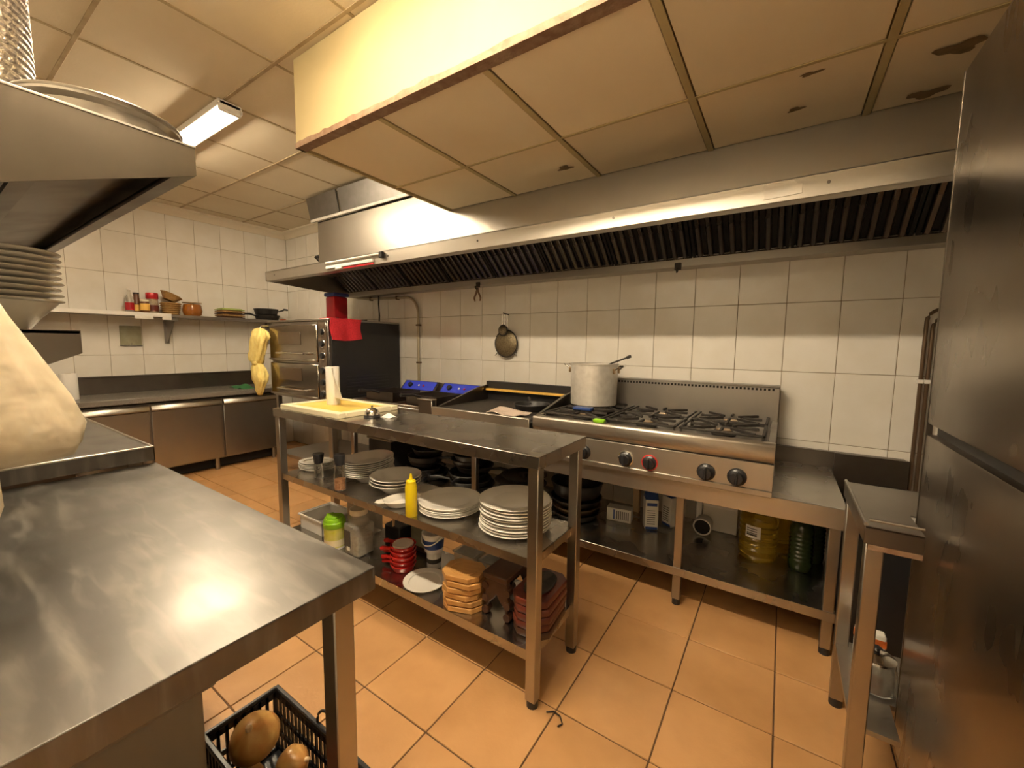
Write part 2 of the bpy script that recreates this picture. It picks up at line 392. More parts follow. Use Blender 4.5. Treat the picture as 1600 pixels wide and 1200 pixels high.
piece('grid_bar', sof, (.018, SY1-SY0, .02), (SX0+.008, (SY1+SY0)/2, SZ+.004), 'sof_face', .001)
g = G(); n = 90
# jagged rusty angle: lower leg of the soffit edge
b_ = g.bm
row = []
for k in range(n+1):
    x = SX0+(XR-SX0)*k/n; h = .016+.010*random.random()
    row.append([b_.verts.new(p) for p in ((x, SY0-.005, SZ+h), (x, SY0-.005, SZ-.006), (x, SY0+.046, SZ-.006), (x, SY0+.046, SZ+.004))])
for A, B in zip(row, row[1:]):
    for q in range(4): b_.faces.new((A[q], A[(q+1) % 4], B[(q+1) % 4], B[q]))
b_.faces.new(row[0]); b_.faces.new(row[-1][::-1]); bmesh.ops.recalc_face_normals(b_, faces=b_.faces[:])
struct('trim_3', g, 'rust', 'rusty brown angle along the lower edge of the ceiling box')
def blob(cx_, cy_, z, rx, ry, ph):
    return G().lathe([(0, 0), (1, 0), (.9, .0015), (0, .002)], (cx_, cy_, z), 22, rx, ry, wav=lambda a, zz: 1+.25*math.sin(3*a+ph)+.15*math.sin(5*a+2*ph))
for (x, y, rx, ry, ph) in ((-1.08, 2.14, .042, .026, 0), (-.02, 2.14, .028, .016, 1), (.02, 1.9, .035, .010, 2), (.40, 2.28, .06, .03, 3), (.42, 2.0, .06, .035, 4)):
    o = part('grease_stain', blob(x, y, SZ-.0005, rx, ry, ph), 'stain', sof)

# ================================================================== ceiling lamps
def lamp(x0, x1, y, label, m):
    t = thing('ceiling_lamp', label, 'lamp', ((x0+x1)/2, y, ZC-.070), 0, 'fluorescent ceiling lamps')
    g = G().box(x0, x1, y-.065, y+.065, ZC-.034, ZC-.004, .006); g.box(x0, x1, y-.066, y-.060, ZC-.049, ZC-.03).box(x0, x1, y+.060, y+.066, ZC-.049, ZC-.03); part('housing', g, 'lampbody', t)  # side skirts added to keep direct tube light off the ceiling
    for xe in (x0, x1-.02): part('end_cap', G().box(xe, xe+.02, y-.060, y+.060, ZC-.070, ZC-.006, .008), 'lampbody', t)
    for s in (-1, 1): part('tube', G().cyl((x0+.02, y+s*.027, ZC-.054), .013, x1-x0-.04, 10, 'x'), m, t)
lamp(-4.02, -2.80, 1.19, 'lit twin-tube fluorescent lamp on the ceiling beyond the left steel hood', 'lamp')
lamp(-1.62, -.40, .47, 'lit twin-tube fluorescent lamp on the ceiling above the foreground worktable', 'lamp2')

# ================================================================== main hood above the range
HX0, HX1, HY, HZ = -4.06, 1.05, 1.95, 1.90
t = thing('extractor_hood', 'long stainless extractor hood with dark baffle filters over the range', 'hood', (-1.5, 2.45, 1.84))
part('front_lip', G().box(HX0, HX1, HY, HY+.012, HZ, HZ+.085, .002).box(HX0, HX1, HY+.012, HY+.065, HZ, HZ+.006), 'steel_hood', t)
part('canopy_top', G().prism([(HY, HZ+.085), (HY, HZ+.079), (2.36, 2.03), (2.36, 2.036)], 'x', HX0, HX1), 'steel_hood', t)
part('plenum', G().box(-3.84, HX1, 2.35, 2.362, 2.02, 2.50).box(-3.84, -3.828, 2.36, YB-.002, 2.02, 2.50).box(-3.84, HX1, 2.35, YB-.002, 2.488, 2.50), 'steel_hood', t)
part('end_panel', G().prism([(HY, HZ), (HY, HZ+.085), (2.36, 2.036), (YB-.002, 2.036), (YB-.002, 1.845)], 'x', HX0, HX0+.01), 'steel_hood', t)
part('rear_cover', G().box(HX0, -3.83, 2.36, YB-.002, 2.026, 2.036), 'steel_hood', t)
part('grease_gutter', G().box(HX0+.01, HX1, 2.775, 2.785, 1.835, 1.895, .002).box(HX0+.01, HX1, 2.785, YB-.002, 1.835, 1.845), 'steel_hood', t)
part('bottom_rail', G().box(HX0+.01, HX1, 2.34, 2.352, 2.0, 2.03), 'steel_hood', t)
fa = Vector((0, 2.79, 1.885)); fb = Vector((0, 2.40, 2.20)); fd = (fb-fa); FLn = fd.length; fang = math.atan2(fd.z, -fd.y)
bm_g = G()
bm_g.prism([(-.017, -.004), (-.014, .009), (-.008, .016), (.008, .016), (.014, .009), (.017, -.004)], 'z', 0.015, FLn-.015)
baf = mesh_of(bm_g, 'baffle', 'baffle')
nf = 10; fwid = (HX1-.06-(HX0+.06))/nf
R_f = Matrix(((1, 0, 0), (0, fd.normalized().z, fd.normalized().y), (0, -fd.normalized().y, fd.normalized().z))).to_4x4()
for k in range(nf):
    x0 = HX0+.06+k*fwid
    fo = part('filter_panel', G(), 'dark', t)
    g = G()
    M = Matrix.Translation((x0, fa.y, fa.z)) @ Matrix(((1, 0, 0, 0), (0, -fd.normalized().z*-1, fd.normalized().y, 0), (0, fd.normalized().y, fd.normalized().z, 0), (0, 0, 0, 1)))
    ly = Vector((0, -fd.z, fd.y)).normalized()   # points down and forward out of the panel
    lz = fd.normalized()
    M = Matrix(((1, 0, 0, x0), (0, ly.y, lz.y, fa.y), (0, ly.z, lz.z, fa.z), (0, 0, 0, 1)))
    g.box(.004, fwid-.004, -.012, -.006, 0, FLn, M=M)
    for xe in (.004, fwid-.019): g.box(xe, xe+.015, -.012, .012, 0, FLn, M=M)
    g.box(.004, fwid-.004, -.012, .012, 0, .014, M=M); g.box(.004, fwid-.004, -.012, .012, FLn-.014, FLn, M=M)
    me = mesh_of(g, 'filter_panel', 'dark', t.location); old = fo.data; fo.data = me; bpy.data.meshes.remove(old)
    nb = 8
    for q in range(nb):
        o = bpy.data.objects.new('baffle', baf); COL.objects.link(o); o.parent = fo
        o.matrix_local = Matrix.Translation(-t.location) @ M @ Matrix.Translation((.044+(fwid-.088)*q/(nb-1), 0, 0))
for x in (-3.9, -3.1, -2.35, -1.55, -.72, .1): part('rivet', G().cyl((x, HY+.001, HZ+.045), .006, -.004, 10, 'y'), 'steel_dk', t)
# galvanised flaps between hood and ceiling
for (xa, xb) in ((-3.93, -3.46), (-3.43, -2.5), (-2.47, SX0)):
    t = thing('metal_flap', {-3.93: 'grey sheet metal flap above the left end of the long hood', -3.43: 'long grey sheet metal flap between hood and ceiling boards', -2.47: 'short grey sheet metal flap beside the lowered ceiling box'}[xa], 'sheet', ((xa+xb)/2, 2.34, 2.502))
    part('sheet', G().prism([(2.335, 2.502), (2.345, 2.502), (2.30, 2.715), (2.29, 2.715)], 'x', xa, xb), 'galv', t)
    part('tape_strip', G().box(xa, xb+.03, 2.330, 2.338, 2.502, 2.53, .002), 'alu', t)
# slim unlit batten and sticker on the lip
t = thing('tube_holder', 'slim white tube holder fixed to the left of the hood lip', 'tube holder', (-2.72, HY-.012, 1.92))
part('rail', G().box(-3.08, -2.50, HY-.014, HY, 1.918, 1.942, .003), 'white', t)
part('tube', G().cyl((-3.07, HY-.014, 1.965), .008, .66, 10, 'x'), 'white', t)
part('socket', G().box(-2.42, -2.385, HY-.025, HY, 1.935, 1.978, .004), 'blackp', t)
part('red_strip', G().box(-2.86, -2.50, HY-.006, HY-.001, 1.903, 1.916, .001), 'red', t)
part('clip', G().box(-2.95, -2.87, HY-.016, HY, 1.905, 1.92, .002), 'white', t)
solo('paper_sticker', G().prism([(-.105, 1.916), (.02, 1.921), (.02, 1.955), (.005, 1.958), (-.008, 1.972), (-.095, 1.975), (-.105, 1.968)], 'y', HY-.003, HY), 'label', 'torn white paper sticker on the hood lip', 'sticker')

# ================================================================== worktop on the left wall: refrigerated counter
CX0, CX1, CYA, CYB = XL+.01, -4.83, .10, 2.44
t = thing('fridge_counter', 'low refrigerated counter with steel doors and speckled stone top on the left wall', 'counter', (-5.15, 1.3, 0))
part('body', G().box(CX0, CX1-.03, CYA, CYB, .12, .765, .003), 'steel', t)
part('plinth', G().box(CX0, CX1-.12, CYA+.02, CYB-.02, .01, .12), 'dark', t)
part('worktop', G().box(CX0, CX1+.03, CYA-.02, CYB+.02, .775, .822, .004), 'granite', t)
part('upper_rail', G().box(CX0, CX1-.005, CYA, CYB, .755, .777), 'dark', t)
part('splashback', G().box(CX0, CX0+.016, CYA, CYB, .822, .985, .003).box(CX0, CX0+.03, CYA, CYB, .975, .99, .002), 'steel_dk', t)  # dark steel colour stands in for a dark reflection on the splashback
dys = [.12, .66, 1.25, 1.835, 2.43]
for a, b in zip(dys, dys[1:]):
    d = part('door', G().box(CX1-.03, CX1, a+.008, b-.008, .135, .685, .004), 'steel', t)
    part('handle', G().prism([(CX1-.03, .69), (CX1+.012, .69), (CX1+.02, .70), (CX1-.002, .745), (CX1-.03, .745)], 'y', a+.008, b-.008, .002), 'steel_hood', d)
for y in (.3, 1.18, 1.78, 2.35): part('foot', G().cyl((CX1-.06, y, 0), .022, .125, 14), 'steel', t)
# tall roll on the counter
t = thing('paper_roll', 'white paper roll standing on the stone topped counter', 'paper roll', (-5.1, .795, .822))
part('roll', G().lathe([(.018, 0), (.054, 0), (.056, .004), (.056, .222), (.054, .226), (.018, .226)], (-5.1, .795, .822), 28), 'paper', t)
part('core', G().lathe([(.016, 0), (.0185, 0), (.0185, .228), (.016, .228)], (-5.1, .795, .822), 20), 'tape', t)
g = G().sheet(lambda u, v: (-5.2+.30*u, 2.05+.16*v, .826+.035*math.sin(3.1*u)*math.sin(3.1*v)+.01*math.sin(9*u+4*v)), 14, 10, .004)
solo('green_cloth', g, 'greendk', 'crumpled dark green cloth on the stone top behind the yellow towel', 'cloth')
# wall plate
t = thing('wall_plate', 'square greenish plate fixed on the left wall under the shelf', 'wall plate', (XL, 1.31, 1.29))
part('plate', G().box(XL, XL+.014, 1.228, 1.392, 1.29, 1.485, .004), 'panelgr', t)
part('rim', G().box(XL, XL+.018, 1.224, 1.396, 1.284, 1.294, .002), 'granite', t)
for z in (1.305, 1.47): part('screw', G().cyl((XL+.014, 1.31, z), .006, .003, 8, 'x'), 'chrome', t)

# shelf on the left wall
t = thing('wall_shelf', 'long thin steel shelf on brackets along the left wall', 'shelf', (-5.33, 1.6, 1.55))
part('board', G().box(XL+.002, -5.20, .35, 2.86, 1.575, 1.605, .002), 'steel', t)
part('front_strip', G().box(-5.20, -5.192, .35, 1.565, 1.575, 1.612, .001), 'white', t)
for y in (.62, 1.60, 2.62):
    b = part('bracket', G().prism([(XL+.002, 1.575), (-5.23, 1.575), (-5.23, 1.55), (XL+.03, 1.32), (XL+.002, 1.32)], 'y', y-.004, y+.004), 'steel', t)
    part('flange', G().box(XL+.001, XL+.005, y-.022, y+.022, 1.31, 1.575), 'steel', b)
    part('stay', G().box(-5.30, -5.22, y-.03, y+.03, 1.54, 1.575, .003), 'steel', b)
for (a, b) in ((1.28, 1.42), (1.49, 1.565)): part('price_label', G().box(-5.194, -5.189, a, b, 1.548, 1.582, .001), 'label', t)
SHZ = 1.605
def bottle(x, y, r, h, m, label, capm, name='bottle', neck=.38, lab=None):
    t = thing(name, label, 'bottle', (x, y, SHZ))
    part('body', G().lathe([(0, 0), (r*.92, 0), (r, .006), (r, h*.52), (r*.85, h*.62), (r*neck, h*.76), (r*neck, h*.93), (0, h*.93)], (x, y, SHZ), 20), m, t)
    part('cap', G().lathe([(0, h*.93), (r*neck*1.15, h*.925), (r*neck*1.15, h*.995), (0, h)], (x, y, SHZ), 16), capm, t)
    if lab: part('label_band', G().lathe([(r*1.01, h*.12), (r*1.015, h*.12), (r*1.015, h*.42), (r*1.01, h*.42)], (x, y, SHZ), 20), lab, t)
    return t
bottle(-5.33, 1.285, .034, .24, 'plast', 'slim clear bottle with red label at the left end of the shelf items', 'white', lab='red')
bottle(-5.36, 1.345, .036, .205, 'cork', 'short dark sauce bottle behind the cream jar on the wall shelf', 'blackp', neck=.6, lab='brass')
t = thing('spice_jar', 'small cream labelled jar on the wall shelf beside the red topped jar', 'jar', (-5.28, 1.385, SHZ))
part('body', G().lathe([(0, 0), (.034, 0), (.037, .006), (.037, .10), (.033, .118), (0, .118)], (-5.28, 1.385, SHZ), 20), 'cork', t)
part('paper_band', G().lathe([(.0375, .03), (.0382, .03), (.0382, .095), (.0375, .095)], (-5.28, 1.385, SHZ), 20), 'brass', t)
part('lid', G().lathe([(0, .116), (.035, .116), (.035, .135), (0, .137)], (-5.28, 1.385, SHZ), 20), 'boardrim', t)
t = thing('storage_jar', 'wide glass jar with a red lid on the wall shelf next to the wicker basket', 'jar', (-5.34, 1.462, SHZ))
part('body', G().lathe([(0, 0), (.044, 0), (.047, .008), (.047, .135), (.040, .155), (0, .155)], (-5.34, 1.462, SHZ), 24), 'jarfill', t)
part('lid', G().lathe([(0, .155), (.046, .150), (.050, .158), (.050, .205), (.047, .212), (0, .212)], (-5.34, 1.462, SHZ), 24), 'red', t)
part('band', G().lathe([(.0475, .03), (.0485, .03), (.0485, .09), (.0475, .09)], (-5.34, 1.462, SHZ), 24), 'woodred', t)
BK = 1.22
t = thing('wicker_basket', 'round wicker basket with a tilted second basket and napkin on the wall shelf', 'basket', (-5.33, 1.60, SHZ))
for k in range(6): part('weave', G().lathe([(.060+.003*k, .021*k), (.073+.004*k, .021*k+.0105), (.060+.003*k, .021*k+.021), (.053+.003*k, .021*k+.0105)], (-5.33, 1.605, SHZ), 30, 1, 1.0, wav=lambda a, z: 1+.018*math.sin(22*a)), 'wicker', t)
part('base', G().cyl((-5.33, 1.60, SHZ), .062, .012, 24), 'wicker', t)
M = Matrix.Translation((-5.33, 1.605, SHZ+.178)) @ Matrix.Rotation(math.radians(-26), 4, 'X')
part('second_basket', G().lathe([(.045, -.03), (.080, .025), (.088, .03), (.083, .036), (.05, -.018)], (0, 0, 0), 30, 1, 1.1, M=M, wav=lambda a, z: 1+.02*math.sin(22*a)), 'wicker', t)
part('napkin', G().lathe([(0, -.012), (.05, -.008), (.088, .03), (.084, .034), (.05, -.002), (0, -.006)], (0, 0, 0), 24, .9, 1.0, M=M, wav=lambda a, z: 1+.05*math.sin(5*a)), 'paper', t)
t = thing('amber_pot', 'amber glass pot with a thin lid on the wall shelf', 'pot', (-5.33, 1.792, SHZ))
part('body', G().lathe([(0, 0), (.06, 0), (.08, .02), (.087, .06), (.08, .115), (.074, .125), (0, .125)], (-5.33, 1.792, SHZ), 26, wav=lambda a, z: 1+.015*math.sin(13*a)), 'amber', t)
part('lid', G().lathe([(0, .140), (.085, .137), (.085, .145), (0, .15)], (-5.33, 1.792, SHZ), 26), 'copper', t)
part('lid_stem', G().cyl((-5.33, 1.792, SHZ+.124), .02, .018, 14), 'copper', t)
for k in range(5):
    m, nm = [('wooddk', 'dark brown'), ('wicker', 'brown'), ('wooddk', 'dark brown'), ('wicker', 'brown'), ('greenish', 'bright green')][k]
    h = SHZ+.022*k
    solo('square_dish', G().prism([(-5.43+.01*(k % 2), 2.03), (-5.24, 2.03+.008*(k % 3)), (-5.24, 2.27), (-5.43, 2.265-.01*(k % 2))], 'z', h, h+.012, .003).box(-5.41, -5.26, 2.05, 2.25, h+.012, h+.0215, .002), m,
         'square %s dish, %s of the stack on the wall shelf' % (nm, ORD[4-k]), 'dish', 'square dishes on the wall shelf')
def pan(name, label, x, y, z, r, h, rz, m='black', handle=.20, group=None, tilt=0, hm='blackp'):
    t = thing(name, label, 'pan', (x, y, z), rz, group)
    if tilt: t.rotation_euler = (0, tilt, rz)
    part('bowl', G().lathe([(0, 0), (r*.82, 0), (r*.88, .006), (r, h), (r+.004, h), (r+.002, h+.004), (r-.004, h+.001), (r*.84, .010), (0, .006)], (0, 0, 0), 36), m, t, local=True)
    if handle: part('handle', G().tube([(r-.004, 0, h*.7), (r+.05, 0, h*.95), (r+handle*.6, 0, h*1.15), (r+handle, 0, h*1.1)], [.008, .010, .013, .011], 10), hm, t, local=True)
    part('rivet', G().cyl((r-.012, 0, h*.7), .006, .012, 8, 'x'), 'chrome', t, local=True)
    return t
pan('frying_pan', 'black frying pan on the wall shelf near the oven, lower of the two', -5.335, 2.56, SHZ+.0005, .135, .055, -1.35, handle=.15)
pan('deep_skillet', 'deep black pan on the wall shelf near the oven, upper of the two', -5.335, 2.55, SHZ+.062, .132, .07, 1.35, handle=.11)
t = thing('serving_board', 'reddish long handled board at the far end of the wall shelf', 'board', (-5.22, 2.76, SHZ))
part('blade', G().box(-5.235, -5.205, 2.72, 2.84, SHZ, SHZ+.012, .004), 'woodor', t)
part('grip', G().cyl((-5.22, 2.66, SHZ+.0095), .009, .062, 10, 'y'), 'woodor', t)

# ================================================================== deck oven in the corner
OX0, OX1, OY0, OY1 = -4.33, -3.30, 2.08, 2.86
t = thing('deck_oven', 'two deck pizza oven with black side panel in the back corner', 'oven', (-3.8, 2.45, 0))
part('body', G().box(OX0, OX1-.012, OY0+.03, OY1, .80, 1.53, .004), 'steel', t)
part('side_panel', G().box(OX1-.012, OX1, OY0+.03, OY1+.01, .78, 1.535, .003), 'black', t)
part('top_cover', G().box(OX0-.01, OX1+.005, OY0, OY1, 1.53, 1.548, .003), 'steel', t)
part('stand', G().box(OX0+.02, OX0+.06, OY0+.04, OY0+.08, 0, .8).box(OX1-.06, OX1-.02, OY0+.04, OY0+.08, 0, .8).box(OX0+.02, OX0+.06, OY1-.08, OY1-.04, 0, .8).box(OX1-.06, OX1-.02, OY1-.08, OY1-.04, 0, .8).box(OX0+.02, OX1-.02, OY0+.04, OY1-.04, .18, .21), 'steel', t)
part('control_column', G().box(-3.46, OX1, OY0, OY0+.03, .80, 1.53, .004), 'steel_dk', t)
part('panel_face', G().box(-3.445, -3.325, OY0-.004, OY0, .83, 1.515, .002), 'smoke', t)
for k, (z0, z1) in enumerate(((1.16, 1.50), (.82, 1.14))):
    d = part('door', G().box(OX0+.02, -3.48, OY0, OY0+.03, z0, z1, .006), 'oven_door', t)
    part('window', G().box(-4.14, -3.74, OY0-.004, OY0, z0+.155, z0+.275, .002), 'smoke', d)
    part('handle', G().tube([(-4.10, OY0, z0+.075), (-4.10, OY0-.045, z0+.075), (-3.62, OY0-.045, z0+.075), (-3.62, OY0, z0+.075)], .010, 10), 'chrome', d)
    part('drip_rail', G().box(OX0+.02, -3.48, OY0-.012, OY0, z0+.005, z0+.02, .002), 'steel_hood', d)
    for q in range(3):
        kb = part('knob', G().cyl((-3.385, OY0-.004, z0+.06+.105*q), .028, -.022, 18, 'y', .024), 'blackp', t)
        part('knob_ring', G().lathe([(.029, 0), (.035, 0), (.035, .004), (.029, .004)], (0, 0, 0), 22, M=Matrix.Translation((-3.385, OY0-.003, z0+.06+.105*q)) @ Matrix.Rotation(math.pi/2, 4, 'X')), 'chrome', kb)
for k in range(7): part('vent_slot', G().box(OX1-.001, OX1+.003, 2.25, 2.72, .84+.03*k, .852+.03*k), 'blackp', t)
# yellow towel over the oven door handle
def rip(a, q): return 1+.10*math.sin(3*a+9*q)+.11*math.sin(8*a-6*q+1)+.07*math.sin(15*a+8*q)
t = thing('tea_towel', 'knotted pale yellow towel hanging at the left of the oven door', 'towel', (-4.42, 2.03, .80))
secs = [(-4.40, 2.03, 1.478, .02, .012), (-4.40, 2.03, 1.468, .07, .03), (-4.385, 2.02, 1.435, .12, .045), (-4.375, 2.015, 1.385, .145, .05), (-4.395, 2.015, 1.33, .13, .05), (-4.41, 2.015, 1.27, .125, .05), (-4.43, 2.01, 1.21, .12, .05), (-4.44, 2.01, 1.155, .105, .048), (-4.43, 2.015, 1.12, .06, .04)]
part('upper_fold', G().loft(secs[::-1], 64, rip), 'yelcloth', t, ang=80)
secs = [(-4.43, 2.015, 1.13, .05, .035), (-4.41, 2.01, 1.07, .105, .045), (-4.40, 2.005, 1.01, .125, .048), (-4.375, 2.005, .955, .12, .045), (-4.39, 2.01, .90, .075, .035), (-4.40, 2.01, .845, .055, .028), (-4.41, 2.01, .80, .03, .015)]
part('lower_tail', G().loft(secs[::-1], 64, rip), 'yelcloth', t, ang=80)
part('knot', G().lathe([(0, -.03), (.045, -.022), (.06, 0), (.045, .022), (0, .03)], (-4.43, 2.005, 1.125), 28, 1, .8, wav=lambda a, z: 1+.10*math.sin(4*a)), 'yelcloth', t, ang=80)
part('hook', G().tube([(-4.335, 2.09, 1.50), (-4.40, 2.05, 1.50), (-4.40, 2.03, 1.47)], .006, 8), 'chrome', t)
def fcl(u, v):
    y = 2.10+.31*v+.012*math.sin(7*u)
    if u < .4: return (-3.46+.17*u/.4, y, 1.553+.003*math.sin(11*v+4*u))
    q = (u-.4)/.6
    return (-3.290+.010*(1+math.sin(9*v))*q, y+.01*q*math.sin(5*v), 1.551-(.175+.02*math.sin(2.5*v+.6))*q)
solo('red_cloth', G().sheet(fcl, 20, 20, .004), 'redcloth', 'bright red cloth draped over the top edge of the deck oven', 'cloth', ang=60)
t = thing('red_bin', 'tall dark red plastic container on top of the deck oven', 'container', (-3.74, 2.46, 1.557))
part('bowl', G().box(-3.815, -3.665, 2.385, 2.535, 1.557, 1.79, .02, 2), 'red', t)
part('rim_band', G().box(-3.825, -3.655, 2.375, 2.545, 1.79, 1.825, .012, 2), 'bluep', t)
solo('baking_tray', G().box(-3.98, -3.48, 2.30, 2.62, 1.5485, 1.5565, .002).box(-3.98, -3.48, 2.30, 2.306, 1.5565, 1.57).box(-3.98, -3.48, 2.614, 2.62, 1.5565, 1.57), 'iron', 'thin dark baking tray lying on top of the deck oven', 'tray')
solo('power_cable', G().tube([(-3.60, 2.86, 1.84), (-3.58, 2.84, 1.75), (-3.52, 2.80, 1.62), (-3.45, 2.74, 1.552)], .007, 8), 'blackp', 'black cable hanging from the hood down to the oven', 'cable')

# ================================================================== wall pipes
t = thing('wall_conduit', 'beige conduit pipe running below the hood and down the tiled wall', 'pipe', (-3.03, YB-.02, .93))
pts = [(-4.04, 2.875, 1.85), (-3.95, 2.875, 1.83), (-3.80, 2.875, 1.815), (-3.26, 2.875, 1.80)]
for k in range(7): a = math.pi/2*k/6; pts.append((-3.20+.17*math.sin(a), 2.875, 1.63+.17*math.cos(a)))
pts += [(-3.03, 2.875, 1.5), (-3.03, 2.875, .90)]
part('conduit', G().tube(pts, .013, 12), 'pipe', t)
for (x, z, v) in ((-3.75, 1.812, 0), (-3.33, 1.802, 0), (-3.03, 1.52, 1), (-3.03, 1.15, 1)):
    part('clip', G().box(x-(.02 if v else .008), x+(.02 if v else .008), 2.858, YB, z-(.008 if v else .02), z+(.008 if v else .02), .002), 'pipedk', t)
for k, (x, top) in enumerate(((.588, 1.535), (.612, 1.50), (.636, 1.455))):
    t = thing('gas_pipe', ['outermost of three dark pipes rising on the tiled wall beside the fridge', 'middle of three dark pipes rising on the tiled wall beside the fridge', 'innermost of three dark pipes rising on the tiled wall beside the fridge'][k], 'pipe', (x, YB-.03, .66), 0, 'wall pipes beside the fridge')
    pts = [(x, 2.872, .60), (x, 2.872, top-.06)]+[(x+.06-.06*math.cos(math.pi/2*q/5), 2.872, top-.06+.06*math.sin(math.pi/2*q/5)) for q in range(1, 6)]+[(1.0, 2.872, top+.02)]
    part('pipe', G().tube(pts, .0085, 10), 'pipedk', t)
    part('clamp', G().box(x-.0115, x+.0115, 2.86, YB, 1.16, 1.18, .002), 'white', t)

# ================================================================== utensils on the wall
for k, (x, z) in enumerate(((-2.195, 1.835), (-.59, 1.835))):
    t = thing('gutter_hook', ['dark hook under the hood gutter holding the tongs', 'empty dark hook under the hood gutter above the range'][k], 'hook', (x, 2.77, 1.79), 0, 'hooks under the gutter')
    part('plate', G().box(x-.02, x+.02, 2.762, 2.775, 1.815, 1.86, .003), 'iron', t)
    part('prong', G().tube([(x, 2.765, 1.82), (x, 2.745, 1.80), (x, 2.735, 1.81), (x, 2.733, 1.825)], .006, 8), 'iron', t)
t = thing('tongs', 'small rusty tongs hanging from the hood gutter', 'tongs', (-2.18, 2.74, 1.70))
for s in (-1, 1): part('arm', G().tube([(-2.18, 2.742, 1.815), (-2.18+s*.012, 2.742, 1.77), (-2.18+s*.034, 2.742, 1.725), (-2.18+s*.026, 2.742, 1.70)], [.006, .008, .008, .006], 8), 'rust', t)
part('joint', G().cyl((-2.18, 2.734, 1.80), .010, .016, 12, 'y'), 'iron', t)
def strainer(name, label, x, z, r, hl, y, dep, pegs):
    t = thing(name, label, 'strainer', (x, y, z-r))
    Mx = Matrix.Translation((x, y, z)) @ Matrix.Rotation(-math.pi/2, 4, 'X')
    part('rim', G().tube([(x+r*math.cos(2*math.pi*k/36), y, z+r*math.sin(2*math.pi*k/36)) for k in range(36)], .006, 8, True), 'iron', t)
    part('mesh_bowl', G().lathe([(0, -dep), (r*.4, -dep*.93), (r*.75, -dep*.6), (r*.98, 0), (r*.97, .002), (r*.74, -dep*.55), (r*.4, -dep*.87), (0, -dep*.94)], (0, 0, 0), 30, M=Mx), MT['meshy'], t)
    for s in (-1, 1): part('handle_wire', G().tube([(x+s*.012, y, z+r), (x+s*.010, y, z+r+hl*.5), (x+s*.009, y, z+r+hl)], .0028, 6), 'chrome', t)
    part('hanging_loop', G().tube([(x-.009, y, z+r+hl), (x, y, z+r+hl+.012), (x+.009, y, z+r+hl)], .0028, 6), 'chrome', t)
    if pegs:
        for s in (-1, 1): part('rest_peg', G().tube([(x+s*r*.75, y, z-r*.68), (x+s*r*1.0, y, z-r*.92)], .004, 6), 'chrome', t)
MT['meshy'] = mat('wire mesh', (.30, .24, .14), .5, .6, noise=(260, (.12, .09, .05)), lo=.45, hi=.55)
strainer('strainer', 'large round wire strainer hanging on the tiled wall', -1.965, 1.345, .112, .125, 2.862, .03, True)
strainer('strainer', 'small round strainer hanging in front of the large one', -1.975, 1.455, .042, .09, 2.83, .03, False)
solo('wall_peg', G().tube([(-1.965, YB, 1.59), (-1.965, 2.825, 1.595), (-1.965, 2.822, 1.605)], .004, 8), 'iron', 'thin wall peg that carries the two strainers', 'peg')

# ================================================================== steel bench under the appliances
BY, BZ, BX0, BX1 = 2.13, .665, -3.18, .262
t = thing('steel_bench', 'long low steel bench with undershelf carrying the range, griddle and fryer', 'bench', (-1.5, 2.45, 0))
part('top', G().box(BX0, BX1, BY, 2.86, BZ-.004, BZ, .001), 'steel_top', t)
part('front_band', G().box(BX0, BX1, BY-.001, BY+.006, BZ-.09, BZ-.001, .001).box(BX1-.006, BX1, BY+.006, 2.86, BZ-.09, BZ-.004), 'steel_br', t)
part('upstand', G().box(BX0, .565, 2.862, YB-.001, BZ-.02, BZ+.09, .002), 'steel_dk', t)
part('rear_panel', G().box(.27, .575, 2.846, 2.862, .20, BZ+.09, .002), 'steel_dk', t)
part('undershelf', G().box(BX0+.03, BX1-.01, BY+.012, 2.84, .180, .2, .002).box(BX0+.03, BX1-.01, BY+.004, BY+.012, .160, .203, .001), 'steel_top', t)
for x in (-3.10, -1.75, -.41, BX1-.055):
    for y in (BY+.008, 2.78):
        l = part('leg', G().box(x, x+.04, y, y+.04, .03, BZ-.01, .003), 'steel_v', t)
        part('foot', G().cyl((x+.02, y+.02, 0), .021, .032, 14), 'blackp', l)
solo('dark_filler_box', G().box(.275, .56, 2.30, 2.70, 0, .50, .012, 2).box(.285, .55, 2.31, 2.69, .50, .515, .004), 'blackp', 'added black filler box darkening the gap beyond the end of the bench', 'box')  # added box, makes the view below the corner table black
# ---- range
RX0, RX1, RY0, RZ0, RZ1 = -1.235, -.004, 2.10, BZ, .912
t = thing('gas_range', 'six burner stainless gas range with black and red knobs', 'range', (-.62, 2.45, BZ))
part('body', G().box(RX0, RX1, RY0+.02, 2.80, RZ0+.002, RZ1-.03, .003), 'steel', t)
part('front_panel', G().box(RX0, RX1, RY0+.004, RY0+.02, RZ0+.03, RZ1-.095, .002), 'steel_br', t)
part('bottom_rail', G().box(RX0, RX1, RY0-.004, RY0+.02, RZ0+.002, RZ0+.03, .003), 'steel_br', t)
part('bullnose', G().prism([(RY0+.02, RZ1-.095), (RY0, RZ1-.085), (RY0-.012, RZ1-.06), (RY0-.012, RZ1-.012), (RY0-.004, RZ1), (RY0+.04, RZ1), (RY0+.04, RZ1-.095)], 'x', RX0, RX1, .002), 'steel_br', t)
part('hob_tray', G().box(RX0, RX1, RY0+.04, 2.76, RZ1-.034, RZ1-.026).box(RX0, RX0+.03, RY0+.04, 2.76, RZ1-.03, RZ1, .002).box(RX1-.03, RX1, RY0+.04, 2.76, RZ1-.03, RZ1, .002), 'steel_dk', t)
part('splashback', G().box(RX0, RX1, 2.76, 2.80, RZ1-.03, 1.105, .003).box(RX0, RX1, 2.76, 2.85, 1.105, 1.115, .002), 'steel', t)
